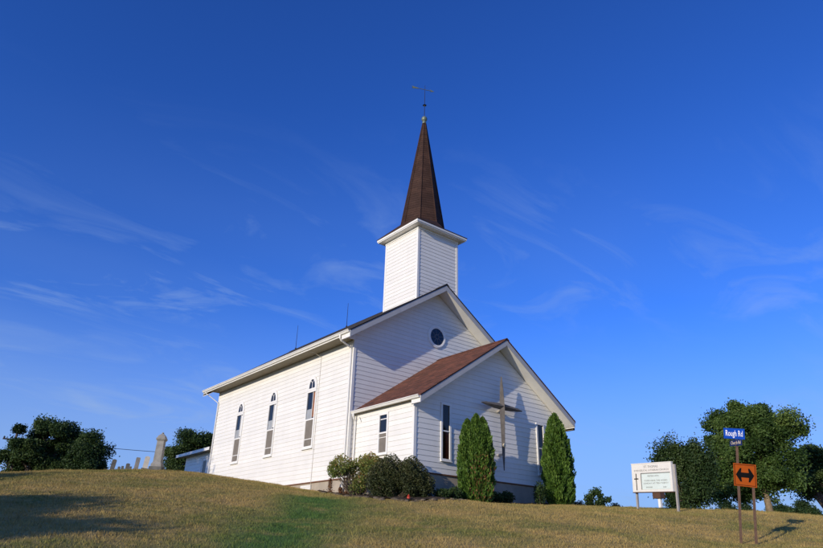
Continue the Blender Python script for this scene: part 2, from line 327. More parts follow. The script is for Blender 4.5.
# ------------------------------------------------------------------ the church
Wd, L, HE, HR, OF, OV, SL = 10.044, 14.64, 6.02, 10.022, .68, .70, .6632
XC = Wd/2
V0, V1, VD, VR, VOF, VOE, VSL = .306, 9.43, 4.065, 6.131, .57, .17, .672
VXC = 5.106
TT, TY, TH = 1.405, .03, 13.211
church = empty('church', (XC, 5.0, gz(XC, -6)), 'white clapboard country church with brown steeple and front vestibule', 'church')
class Frame:                                    # a wall plane: s along, z up, o outward
    def __init__(s, O, u, n): s.O = np.array(O, float); s.u = np.array(u, float); s.n = np.array(n, float)
    def p(s, a, z, o=0): return tuple(s.O+s.u*a+s.n*o+np.array((0, 0, z)))
    def box(s, mb, a0, a1, z0, z1, o0, o1):
        return mb.hull([s.p(a0, z0, o0), s.p(a1, z0, o0), s.p(a1, z1, o0), s.p(a0, z1, o0)], [s.p(a0, z0, o1), s.p(a1, z0, o1), s.p(a1, z1, o1), s.p(a0, z1, o1)])
    def prism(s, mb, pts, o0, o1): return mb.hull([s.p(a, z, o0) for a, z in pts], [s.p(a, z, o1) for a, z in pts])
def clip(poly, nx_, nz_, d):                     # keep nx*s + nz*z <= d
    out = []
    for i, (a, z) in enumerate(poly):
        b = poly[(i+1) % len(poly)]; f0 = nx_*a+nz_*z-d; f1 = nx_*b[0]+nz_*b[1]-d
        if f0 <= 1e-9: out.append((a, z))
        if (f0 < -1e-9 and f1 > 1e-9) or (f0 > 1e-9 and f1 < -1e-9):
            t = f0/(f0-f1); out.append((a+(b[0]-a)*t, z+(b[1]-z)*t))
    return out if len(out) >= 3 else []
def area(p): return abs(sum(p[i][0]*p[(i+1) % len(p)][1]-p[(i+1) % len(p)][0]*p[i][1] for i in range(len(p))))/2
rnd = random.Random(4)
COURSE = .2032
def clad(fr, prof, openings=(), z0=0.0, core=.14, joined=False):
    allb = MB()
    mb = MB(); fr.prism(mb, prof, -core, 0); wall = mb.build('wall', 'siding', church)
    zmax = max(z for a, z in prof); k = 0
    while z0+k*COURSE < zmax-.01:
        za = z0+k*COURSE; zb = za+COURSE; k += 1
        pl = clip(clip(prof, 0, -1, -za), 0, 1, zb)
        pieces = [pl] if pl else []
        for (s0, s1, q0, q1) in openings:
            nxt = []
            for p in pieces:
                if not (min(z for _, z in p) < q1 and max(z for _, z in p) > q0): nxt.append(p); continue
                mid = clip(clip(p, -1, 0, -s0), 1, 0, s1)
                for c in (clip(p, 1, 0, s0), clip(p, -1, 0, -s1), clip(mid, 0, 1, q0) if mid else [], clip(mid, 0, -1, -q1) if mid else []):
                    if c and area(c) > .002: nxt.append(c)
            pieces = nxt
        j = rnd.uniform(-.0012, .0012)
        for p in pieces:
            mb = allb if joined else MB(); oo = lambda z: .019+j-.015*(z-za)/COURSE
            mb.hull([fr.p(a, z, -.002) for a, z in p], [fr.p(a, z, oo(z)) for a, z in p])
            if not joined: mb.build('siding_board', 'siding', wall)
    if joined: tag(allb.build('siding_boards', 'siding', wall), kind='stuff')
    return wall
# wall planes
FL = Frame((0, 0, 0), (0, 1, 0), (-1, 0, 0)); FF = Frame((0, 0, 0), (1, 0, 0), (0, -1, 0)); FRt = Frame((Wd, 0, 0), (0, 1, 0), (1, 0, 0)); FB = Frame((0, L, 0), (1, 0, 0), (0, 1, 0))
VFL = Frame((V0, 0, 0), (0, -1, 0), (-1, 0, 0)); VFF = Frame((0, -VD, 0), (1, 0, 0), (0, -1, 0)); VFR = Frame((V1, 0, 0), (0, -1, 0), (1, 0, 0))
NW = [3.36, 7.28, 11.18]                       # nave window centres (along the wall)
gable = [(0, 0), (Wd, 0), (Wd, HR-.40-SL*XC), (XC, HR-.40), (0, HR-.40-SL*XC)]
clad(FL, [(0, 0), (L, 0), (L, HE), (0, HE)], [(c-.46, c+.46, 1.50, 4.27) for c in NW])
clad(FF, gable); clad(FRt, [(0, 0), (L, 0), (L, HE), (0, HE)], joined=True); clad(FB, gable, joined=True)
VH = 2.68
vg = [(V0, 0), (V1, 0), (V1, VR-.36-VSL*(V1-VXC)), (VXC, VR-.36), (V0, VR-.36-VSL*(VXC-V0))]
VWS = (1.86, 2.35, .84, 2.34)                  # vestibule side window
VWF = [(1.74, 2.12, .58, 2.70), (7.52, 7.90, .58, 2.70)]
clad(VFL, [(.02, 0), (VD, 0), (VD, VH), (.02, VH)], [(VWS[0]-.09, VWS[1]+.09, VWS[2]-.09, VWS[3]+.09)])
clad(VFF, vg, [(a-.09, b+.09, c-.09, d+.09) for a, b, c, d in VWF])
clad(VFR, [(.02, 0), (VD, 0), (VD, VH), (.02, VH)], joined=True)
# tower
for k_, (fr, w) in enumerate(((Frame((XC-TT, TY, 0), (0, 1, 0), (-1, 0, 0)), 2*TT), (Frame((XC-TT, TY, 0), (1, 0, 0), (0, -1, 0)), 2*TT), (Frame((XC+TT, TY, 0), (0, 1, 0), (1, 0, 0)), 2*TT), (Frame((XC-TT, TY+2*TT, 0), (1, 0, 0), (0, 1, 0)), 2*TT))):
    clad(fr, [(.0, 8.94), (w, 8.94), (w, TH), (.0, TH)], z0=8.94, joined=k_ > 1)
# corner posts
def corner(x, y, sx, sy, z0, z1, w=.10):
    mb = MB(); mb.box(min(x+sx*.032, x-sx*w), max(x+sx*.032, x-sx*w), min(y+sy*.032, y+sy*.002), max(y+sy*.032, y+sy*.002), z0, z1)
    mb.box(min(x+sx*.032, x+sx*.002), max(x+sx*.032, x+sx*.002), min(y+sy*.0015, y-sy*w), max(y+sy*.0015, y-sy*w), z0, z1)
    mb.build('corner_post', 'trim', church)
for x, sx in ((0, -1), (Wd, 1)):
    for y, sy in ((0, -1), (L, 1)): corner(x, y, sx, sy, -.01, HE)
for x, sx in ((V0, -1), (V1, 1)): corner(x, -VD, sx, -1, -.01, VH)
for sx in (-1, 1):
    for y, sy in ((TY, -1), (TY+2*TT, 1)): corner(XC+sx*TT, y, sx, sy, 8.95, TH)
# foundations
mb = MB(); mb.box(.03, Wd-.03, .03, L-.03, -2.2, -.05); mb.build('foundation', 'concrete', church)
mb = MB(); mb.box(V0+.03, V1-.03, -VD+.03, .02, -2.2, -.051); mb.build('foundation', 'concrete', church)
mb = MB(); mb.box(-.012, Wd+.012, -.012, L+.012, -.05, -.006); mb.build('sill_board', 'sill', church)
mb = MB(); mb.box(V0-.012, V1+.012, -VD-.012, -.02, -.048, -.004); mb.build('sill_board', 'sill', church)

# roofs
def slope_prism(mb, xc, hr, sl, x0, x1, a, b, y0, y1):
    f = lambda x: hr-sl*abs(x-xc)
    p = [(x0, f(x0)-a), (x1, f(x1)-a), (x1, f(x1)-b), (x0, f(x0)-b)]
    mb.hull([(x, y0, z) for x, z in p], [(x, y1, z) for x, z in p])
def gable_roof(xc, hr, sl, xl, xr, y0, y1, mname, rake_front=True, rake_back=True, ywall0=0, ywall1=0, depth=.40):
    for x_e, x_r in ((xl, xc), (xr, xc)):
        mb = MB(); slope_prism(mb, xc, hr, sl, x_e, x_r, .035, .075, y0, y1); rf = mb.build('roof', 'drip', church)
        # overlapping shingle courses
        mb = MB(); sgn = 1 if x_r > x_e else -1; dx = .14*math.cos(math.atan(sl)); n = int(abs(x_r-x_e)/dx)+1; f = lambda x: hr-sl*abs(x-xc)
        for k in range(n):
            xa = x_e+sgn*(k*dx-(.03 if k == 0 else 0)); xb = x_e+sgn*min((k+1.25)*dx, abs(x_r-x_e))
            if (xb-xa)*sgn <= .001: continue
            p = [(xa, f(xa)), (xb, f(xb)-.014), (xb, f(xb)-.034), (xa, f(xa)-.034)]
            mb.hull([(x, y0-.02, z) for x, z in p], [(x, y1+.02, z) for x, z in p])
        tag(mb.build('shingle_courses', mname, rf), kind='stuff')
        for on, ya, yb, sw0, sw1 in ((rake_front, y0, y0+.03, y0+.03, ywall0-.002), (rake_back, y1-.03, y1, ywall1+.002, y1-.03)):
            if not on: continue
            mb = MB(); slope_prism(mb, xc, hr, sl, x_e, x_r, .077, depth-.04, ya, yb); mb.build('rake_fascia', 'rake', church)
            mb = MB(); slope_prism(mb, xc, hr, sl, x_e, x_r, depth-.042, depth-.022, sw0, sw1); mb.build('rake_soffit', 'trim', church)
    mb = MB(); mb.hull([(xc-.14, y0-.03, hr-.14*sl+.006), (xc, y0-.03, hr+.006), (xc+.14, y0-.03, hr-.14*sl+.006), (xc+.14, y0-.03, hr-.14*sl+.03), (xc, y0-.03, hr+.032), (xc-.14, y0-.03, hr-.14*sl+.03)],
                       [(xc-.14, y1, hr-.14*sl+.006), (xc, y1, hr+.006), (xc+.14, y1, hr-.14*sl+.006), (xc+.14, y1, hr-.14*sl+.03), (xc, y1, hr+.032), (xc-.14, y1, hr-.14*sl+.03)])
    mb.build('ridge_cap', mname, church)
gable_roof(XC, HR, SL, -OV, Wd+OV, -OF, L+.93, 'roofdark', True, True, 0, L, .40)
gable_roof(VXC, VR, VSL, V0-VOE, V1+VOE, -VD-VOF, -.024, 'roof', True, False, -VD, 0, .36)
def gutter(x, sx, y0, y1, ztop):                 # K profile along y
    p = [(0, -.11), (.07, -.11), (.10, -.04), (.125, -.03), (.125, 0), (.11, 0), (.095, -.03), (.06, -.095), (.012, -.095), (.012, -.004), (0, -.004)]
    mb = MB(); mb.hull([(x+sx*a, y0, ztop+b) for a, b in p], [(x+sx*a, y1, ztop+b) for a, b in p]); mb.build('gutter', 'gutter', church)
ze = HR-SL*(XC+OV)                              # eave height of the roof top
for x, sx in ((-OV, -1), (Wd+OV, 1)):
    mb = MB(); mb.box(min(x, x-sx*.03), max(x, x-sx*.03), -OF+.032, L+.898, HE, ze-.078); mb.build('fascia', 'trim', church)
    a, b = x-sx*.032, (0-.03 if sx < 0 else Wd+.03)
    mb = MB(); mb.box(min(a, b), max(a, b), .002, L-.002, HE+.001, HE+.02); mb.build('soffit', 'soffit', church)
    gutter(x, sx, -OF+.02, L+.9, ze-.03)
    mb = MB(); mb.box(min(x, x-sx*.03), max(x, x-sx*.03), -OF+.032, -.004, ze-.378, HE-.001); mb.build('eave_closer', 'trim', church)
    for yy in (-.004, L+.03):                   # boxed eave end flush with the gable wall
        mb = MB(); f = lambda q: HR-SL*abs(q-XC)-.377; xw = 0 if sx < 0 else Wd; xi = x-sx*max(0, (HE-f(x))/SL)
        pts = [(xi, HE), (xw, HE), (xw, f(xw))] if f(x) < HE else [(x, HE), (xw, HE), (xw, f(xw)), (x, f(x))]
        mb.hull([(u, yy, v) for u, v in pts], [(u, yy-.026, v) for u, v in pts]); mb.build('eave_end', 'trim', church)
zve = VR-VSL*(VXC-V0+VOE); zvl = zve
for x, sx in ((V0-VOE, -1), (V1+VOE, 1)):
    zve = VR-VSL*abs(x-VXC)
    mb = MB(); mb.box(min(x, x-sx*.025), max(x, x-sx*.025), -VD-VOF+.032, -.03, VH-.02, zve-.078); mb.build('fascia', 'trim', church)
    mb = MB(); mb.box(min(x, x-sx*.025), max(x, x-sx*.025), -VD-VOF+.032, -VD-.004, zve-.338, VH-.021); mb.build('eave_closer', 'trim', church)
    a, b = x-sx*.027, (V0-.03 if sx < 0 else V1+.03)
    mb = MB(); mb.box(min(a, b), max(a, b), -VD-VOF+.034, -.03, VH-.02, VH-.002); mb.build('soffit', 'soffit', church)
    gutter(x, sx, -VD-VOF+.03, -.035, zve-.03)
# tower cornice, flared skirt and spire
c0, h0 = (XC, TY+TT), TT+.38
def sq(h, z): return [(c0[0]+h*a, c0[1]+h*b, z) for a, b in ((-1, -1), (0, -1), (1, -1), (1, 0), (1, 1), (0, 1), (-1, 1), (-1, 0))]
def octa(r, z): return [(c0[0]+r*math.cos(R(q)), c0[1]+r*math.sin(R(q)), z) for q in (225, 270, 315, 0, 45, 90, 135, 180)]
mb = MB(); mb.loft([sq(h0-.10, TH-.002), sq(h0-.03, TH+.02), sq(h0-.02, TH+.06), sq(h0+.01, TH+.08), sq(h0+.01, TH+.19)]); mb.build('cornice', 'trim', church)
mb = MB(); mb.loft([sq(TT+.045, TH-.12), sq(TT+.06, TH-.004)]); mb.build('frieze', 'trim', church)
mb = MB(); mb.loft([sq(h0+.035, TH+.192), sq(h0+.035, TH+.22), octa(1.26, TH+.86)]); sp = mb.build('spire_skirt', 'spire', church)
mb = MB(); z0s, z1s, r0s, r1s = TH+.80, 21.42, 1.25, .10; n = 46; rings = []
for k in range(n):
    ra = r0s+(r1s-r0s)*k/n; rb = r0s+(r1s-r0s)*(k+1)/n; za = z0s+(z1s-z0s)*k/n; zb = z0s+(z1s-z0s)*(k+1)/n
    rings += [octa(ra+.008, za), octa(rb-.004, zb)]
mb.loft(rings); spire = mb.build('spire', 'spire', church)
for q in range(8):
    mb = MB(); a, b = octa(r0s+.012, z0s)[q], octa(r1s+.012, z1s)[q]; mb.tube([a, b], [.035, .02], 6); mb.build('hip_cap', 'spire', spire)
mb = MB(); mb.lathe([(.10, -.36), (.13, -.34), (.12, -.24), (.09, -.20), (.10, -.17), (.155, -.11), (.19, 0), (.155, .11), (.08, .17), (.03, .20), (.02, .26)], (c0[0], c0[1], 21.76), 16)
mb.build('finial_ball', 'copper', church, smooth=True)
zt = 24.38
mb = MB(); mb.tube([(c0[0], c0[1], 21.9), (c0[0], c0[1], zt)], [.022, .012], 6); vane = mb.build('weathervane_rod', 'metal', church)
mb = MB(); mb.lathe([(.01, -.10), (.05, -.03), (.13, 0), (.05, .03), (.01, .10)], (c0[0], c0[1], 22.82), 6); mb.build('star_ornament', 'metal', vane)
zv = 24.05; pa, pb = on_plane(411.6, 84.7, 2, zv), on_plane(431.1, 89, 2, zv)
d = Vector(pb-pa); d.z = 0; d.normalize(); ln = 1.25; cc = Vector((c0[0], c0[1], zv))
tail, tip = cc-d*.85, cc+d*.5; up = Vector((0, 0, 1)); sd_ = d.cross(up)*.012
mb = MB(); mb.tube([tail, tip], .018, 6); 
def plate(pts): mb.hull([p-sd_ for p in pts], [p+sd_ for p in pts])
plate([tail-d*.02+up*.10, tail+d*.42+up*.03, tail+d*.42-up*.03, tail-d*.02-up*.10, tail+d*.10]); plate([tip-d*.16+up*.09, tip+d*.12, tip-d*.16-up*.09, tip-d*.09])
mb.build('weathervane_arrow', 'copper', vane)
# lightning rods on the ridge
for y, h in ((8.6, 1.62), (14.9, 1.75)):
    mb = MB(); mb.tube([(XC, y, HR-.02), (XC, y, HR+h)], [.020, .010], 6); mb.lathe([(.07, 0), (.05, .06), (.02, .10)], (XC, y, HR+.02), 8); mb.build('lightning_rod', 'metal', church)

# windows
def casing(fr, s0, s1, z0, z1, w=.09, o=.05, sill=True, name='window'):
    mb = MB(); fr.box(mb, s0-w, s0, z0, z1, .001, o); fr.box(mb, s1, s1+w, z0, z1, .001, o); fr.box(mb, s0-w, s1+w, z1, z1+w, .001, o+.006); fr.box(mb, s0-w, s1+w, z0-w, z0, .001, o)
    wnd = mb.build(name, 'trim', church)
    if sill: mb = MB(); fr.box(mb, s0-w-.02, s1+w+.02, z0-w-.03, z0-w+.005, .024, o+.05); mb.build('sill', 'trim', wnd)
    return wnd
def part(fr, wnd, name, m, s0, s1, z0, z1, o0, o1): mb = MB(); fr.box(mb, s0, s1, z0, z1, o0, o1); return mb.build(name, m, wnd)
for c in NW:
    s0, s1, z0, z1 = c-.36, c+.36, 1.60, 4.17
    w = casing(FL, s0, s1, z0, z1, .09, .05); zm = 2.86
    part(FL, w, 'pane', 'glass', s0, s1, zm, z1, .002, .012); part(FL, w, 'insect_screen', 'screen', s0+.03, s1-.03, z0+.03, zm-.02, .016, .022)
    part(FL, w, 'meeting_rail', 'trim', s0, s1, zm-.035, zm+.035, .014, .042); part(FL, w, 'muntin', 'trim', c-.13-.014, c-.13+.014, zm+.036, z1, .014, .030)
    part(FL, w, 'screen_bar', 'trim', s0, s1, 1.93, 1.965, .023, .034)
    for a, b in ((s0, s0+.03), (s1-.03, s1)): part(FL, w, 'sash_stile', 'trim', a, b, z0, zm-.036, .014, .036)
    part(FL, w, 'sash_rail', 'trim', s0+.031, s1-.031, z0, z0+.029, .014, .035); part(FL, w, 'blind', 'curtain' if c == NW[0] else 'gutter', s0+.02, s0+.20, zm+.10, z1-.03, .0125, .0135)
    part(FL, w, 'lower_shade', 'shade', c-.11, s1-.02, zm+.05, zm+.50, .0126, .0136)
    # pointed arch head with simple tracery
    def arch(hw, zb, za, k=9):
        L_ = [(c+hw*math.cos(t*math.pi/2)**.8, zb+(za-zb)*math.sin(t*math.pi/2)**1.15) for t in np.linspace(0, 1, k)]
        return L_, [(2*c-a, z) for a, z in L_]
    lo, ro = arch(.45, 4.268, 4.97); li, ri = arch(.27, 4.36, 4.80)
    mb = MB(); outer = lo+ro[::-1][1:]; inner = li+ri[::-1][1:]
    for k in range(len(outer)-1): FL.prism(mb, [outer[k], outer[k+1], inner[k+1], inner[k]], .020, .062)
    FL.prism(mb, [(c-.45, 4.265), (c+.45, 4.265), (c+.27, 4.36), (c-.27, 4.36)], .020, .0615); ah = mb.build('arch_head', 'trim', church)
    mb = MB(); FL.prism(mb, inner, .024, .034); mb.build('arch_pane', 'stained', ah)
    mb = MB(); FL.box(mb, c-.014, c+.014, 4.36, 4.60, .035, .052)
    for sg in (-1, 1):
        for k in range(5):
            t0, t1 = k/5, (k+1)/5; q = lambda t: (c+sg*.24*t**.8, 4.58+.0*t+.14*math.sin(t*3.0))
            (xa, za), (xb, zb) = q(t0), q(t1); FL.prism(mb, [(xa, za), (xb, zb), (xb, zb+.035), (xa, za+.035)], .035, .051)
    mb.build('tracery', 'trim', ah)
s0, s1, z0, z1 = VWS; w = casing(VFL, s0, s1, z0, z1, .085); zm = 1.62
part(VFL, w, 'pane', 'glass', s0, s1, zm, z1, .002, .012); part(VFL, w, 'insect_screen', 'screen', s0+.02, s1-.02, z0, zm-.02, .016, .022); part(VFL, w, 'meeting_rail', 'trim', s0, s1, zm-.03, zm+.03, .014, .04); part(VFL, w, 'screen_bar', 'trim', s0, s1, 1.42, 1.445, .023, .034); part(VFL, w, 'valance', 'gutter', s0+.02, s1-.02, 2.16, 2.20, .0125, .0135)
for (s0, s1, z0, z1) in VWF:
    w = casing(VFF, s0, s1, z0, z1, .085, .055); zm = 1.66
    part(VFF, w, 'pane', 'glassdark', s0, s1, zm, z1, .002, .012); part(VFF, w, 'pane', 'amber', s0, s1, z0, zm, .002, .013); part(VFF, w, 'meeting_rail', 'trim', s0, s1, zm-.025, zm+.025, .014, .04)
# basement window in the side foundation
FLf = Frame((.03, 0, 0), (0, 1, 0), (-1, 0, 0)); w = casing(FLf, 2.85, 3.62, -.56, -.20, .07, .035, False, 'basement_window'); part(FLf, w, 'pane', 'glass', 2.85, 3.62, -.56, -.20, .002, .012); part(FLf, w, 'upper_panel', 'trim', 2.85, 3.62, -.33, -.20, .0125, .025)
# round gable window
cxw, czw, rg = 4.96, 7.29, .44; nseg = 32
ring = lambda r, o: [FF.p(cxw+r*math.cos(2*math.pi*k/nseg), czw+r*math.sin(2*math.pi*k/nseg), o) for k in range(nseg)]
mb = MB()
for k in range(nseg):
    j = (k+1) % nseg; A, B, C_, D_ = ring(rg, .001), ring(rg, .05), ring(.53, .065), ring(.60, .045); E_ = ring(.60, .001)
    for X, Y in ((A, B), (B, C_), (C_, D_), (D_, E_)): mb.f.append(tuple(range(len(mb.v), len(mb.v)+4))); mb.v += [X[k], X[j], Y[j], Y[k]]
rw = mb.build('round_window', 'trim', church)
mb = MB(); mb.hull(ring(rg+.01, .001), ring(rg+.01, .028)); mb.build('pane', 'stained', rw)
mb = MB()
for k in range(8):
    t = math.pi*k/4+.2; d_ = (math.cos(t), math.sin(t)); e_ = (-d_[1], d_[0]); FF.prism(mb, [(cxw+d_[0]*.10+e_[0]*.011, czw+d_[1]*.10+e_[1]*.011), (cxw+d_[0]*.42+e_[0]*.011, czw+d_[1]*.42+e_[1]*.011), (cxw+d_[0]*.42-e_[0]*.011, czw+d_[1]*.42-e_[1]*.011), (cxw+d_[0]*.10-e_[0]*.011, czw+d_[1]*.10-e_[1]*.011)], .029, .036)
for k in range(nseg):
    j = (k+1) % nseg
    pq = [(cxw+r*math.cos(2*math.pi*q/nseg), czw+r*math.sin(2*math.pi*q/nseg)) for r, q in ((.10, k), (.13, k), (.13, j), (.10, j))]; FF.prism(mb, pq, .029, .037)
mb.build('leading', 'lead', rw)
# downspouts and lightning conductor
def pipe(pts, r=.045, m='gutter', name='downspout'): mb = MB(); mb.tube(pts, r, 8); return mb.build(name, m, church)
gxo = -OV-.06
pipe([(gxo, .05, ze-.13), (gxo, .05, ze-.28), (gxo+.10, .06, ze-.38), (-.12, .10, HE-.36), (-.085, .10, HE-.48), (-.085, .10, -.55), (-.14, .0, -.68)])
pipe([(gxo, L+.4, ze-.13), (gxo, L+.4, ze-.26), (gxo+.1, L+.3, ze-.34), (-.12, L-.12, HE-.62), (-.085, L-.12, HE-.72), (-.085, L-.12, -.0)], .024)
vx = V0-VOE-.06; zve = zvl
pipe([(vx, -.16, zve-.13), (vx, -.16, zve-.24), (vx+.05, -.15, zve-.34), (V0-.075, -.12, zve-.46), (V0-.075, -.12, -.5)])
pipe([(V0-.07, -.38, VH-.18), (V0-.09, -.46, VH-.30), (V0-.05, -.52, VH-.40)], .02, 'gutter', 'conduit')
pipe([(-.03, 2.76, HE), (-.03, 2.76, -.5)], .008, 'wire', 'conductor_cable'); pipe([(-OV+.1, 2.95, HE-.015), (-.3, 2.85, HE-.10), (-.035, 2.76, HE-.25)], .012, 'wire', 'conductor_cable')
# rear annex (part of the same building)
AX0, AX1, AY0, AY1, AZ = .30, 7.5, L+.02, 19.3, 2.62
mb = MB(); mb.box(AX0+.03, AX1-.03, AY0, AY1-.03, -1.5, -.02); mb.build('foundation', 'concrete', church)
AFL = Frame((AX0, AY0, 0), (0, 1, 0), (-1, 0, 0)); clad(AFL, [(0, -.0), (AY1-AY0, -.0), (AY1-AY0, AZ), (0, AZ)], [(1.0, 2.0, .2, 2.45)])
AFB = Frame((AX0, AY1, 0), (1, 0, 0), (0, 1, 0)); clad(AFB, [(0, 0), (AX1-AX0, 0), (AX1-AX0, AZ+.6), (0, AZ)], joined=True)
mb = MB(); mb.hull([(AX0-.45, AY0, AZ+.02), (AX1, AY0, AZ+1.6), (AX1, AY0, AZ+1.75), (AX0-.45, AY0, AZ+.17)], [(AX0-.45, AY1+.7, AZ+.02), (AX1, AY1+.7, AZ+1.6), (AX1, AY1+.7, AZ+1.75), (AX0-.45, AY1+.7, AZ+.17)]); mb.build('annex_roof', 'roofdark', church)
mb = MB(); mb.box(AX0-.48, AX0-.452, AY0, AY1+.7, AZ-.02, AZ+.155); mb.build('fascia', 'trim', church)
mb = MB(); mb.box(AX0-.449, AX0-.03, AY0, AY1+.68, AZ-.018, AZ-.001); mb.build('soffit', 'soffit', church)
w = casing(AFL, 1.1, 1.9, .2, 2.30, .1, .05, False, 'annex_door'); part(AFL, w, 'door_leaf', 'trim', 1.1, 1.9, .2, 2.30, .002, .014); part(AFL, w, 'pane', 'glassdark', 1.25, 1.75, 1.0, 2.15, .015, .02)
mb = MB(); mb.box(-.02+AX0, AX0+.02, AY1-.1, AY1+.03, 0, AZ-.02); mb.build('corner_post', 'trim', church)

# ------------------------------------------------------------------ the big wall cross (its own thing, bolted in front of the gable)
cy_ = -VD-.34; cxx, czz = 4.91, 3.06
cross = empty('wall_cross', (cxx, cy_, .35), 'tall tapered grey wooden cross mounted on the vestibule gable', 'cross')
def blade(dx, dz, ln, w0, dp0, w1=.025):
    ax = np.array((dx, 0, dz)); sd2 = np.array((dz, 0, -dx)); yv = np.array((0, 1, 0)); c = np.array((cxx, cy_, czz)); rings = []
    for t in (0, .25, .5, .75, 1):
        w = w0*(1-t)**.6+w1*t**2; dp = dp0*(1-t)+.03*t; p = c+ax*ln*t; rings.append([p+sd2*w, p-yv*dp, p-sd2*w, p+yv*dp*.6])
    return rings
for nm, dx, dz, ln, w0, dp in (('upright', 0, 1, 1.33, .165, .15), ('upright', 0, -1, 2.65, .165, .15), ('arm', 1, 0, 1.26, .15, .14), ('arm', -1, 0, 1.26, .15, .14)):
    mb = MB(); mb.loft(blade(dx, dz, ln, w0, dp)); mb.build(nm, 'wood', cross)
for dx, dz in ((.06, -.14), (0, -2.0)):
    mb = MB(); mb.box(cxx+dx-.05, cxx+dx+.05, cy_+.03, -VD-.015, czz+dz-.04, czz+dz+.04); mb.build('bracket', 'postgrey', cross)
mb = MB(); mb.lathe([(.02, -.07), (.06, -.05), (.065, .03), (.03, .07)], (cxx-.05, cy_-.10, 1.42), 10); mb.build('lamp', 'light', cross)

# ------------------------------------------------------------------ planting bed and its stones
rng = np.random.default_rng(11)
edge_px = [(326, 494.5), (345, 496.5), (375, 496.5), (405, 498.5), (432, 501), (460, 503.5), (500, 505.5), (540, 506.5), (572, 507.5)]
EDGE = [ground_at(px, r) for px, r in ((322, 28.6), (345, 25.8), (375, 24.0), (405, 23.3), (432, 23.6), (460, 24.6), (500, 26.9), (540, 29.6), (572, 31.6))]
def along(t):
    t = t*(len(EDGE)-1); i = min(int(t), len(EDGE)-2); f = t-i; return EDGE[i]*(1-f)+EDGE[i+1]*f
inner = [(-.0, 2.2), (-.0, 1.2), (.0, .0), (.28, -1.5), (.3, -3.0), (1.0, -4.0), (4.0, -4.0), (7.5, -4.0), (9.9, -4.0)]
nb_, nk = 41, 7; V = []
for i in range(nb_):
    t = i/(nb_-1); e = along(t); q = t*(len(inner)-1); k = min(int(q), len(inner)-2); f = q-k
    b = np.array(inner[k])*(1-f)+np.array(inner[k+1])*f
    for j in range(nk):
        p = e[:2]*(1-j/(nk-1))+b*(j/(nk-1)); V.append((p[0], p[1], gz(*p)+.035+.03*math.sin(i*1.7+j)+.02*(j > 0)))
mb = MB(); mb.v = V; mb.f = [(i*nk+j, (i+1)*nk+j, (i+1)*nk+j+1, i*nk+j+1) for i in range(nb_-1) for j in range(nk-1)]
tag(mb.build('planting_bed', 'soil', None, smooth=True), kind='structure')
edging = empty('stone_edging', EDGE[4], 'low border of small field stones edging the planting bed', 'stones')
rs = random.Random(3); smesh = []
for k in range(9):
    mb = MB(); n = 8; rings = []
    for z, rr in ((-.6, .75), (-.25, 1.0), (.2, .92), (.5, .6), (.62, .2)): rings.append([(rr*math.cos(2*math.pi*q/n)*rs.uniform(.8, 1.15), rr*math.sin(2*math.pi*q/n)*rs.uniform(.8, 1.15), z*rs.uniform(.85, 1.1)) for q in range(n)])
    mb.loft(rings); o = mb.build('stone', 'stone', edging, local=True); smesh.append(o.data); bpy.data.objects.remove(o)
for k in range(130):
    p = along(k/129+rs.uniform(-.003, .003)); sc = rs.uniform(.04, .10)
    o = bpy.data.objects.new('stone', rs.choice(smesh)); COL.objects.link(o); o.parent = edging
    x, y = p[0]+rs.uniform(-.22, .22), p[1]+rs.uniform(-.22, .22); o.location = (x-EDGE[4][0], y-EDGE[4][1], gz(x, y)+sc*.22-EDGE[4][2]); o.scale = (sc*1.35, sc, sc*rs.uniform(.6, .95)); o.rotation_euler = (rs.uniform(-.2, .2), rs.uniform(-.2, .2), rs.uniform(0, 6.3))

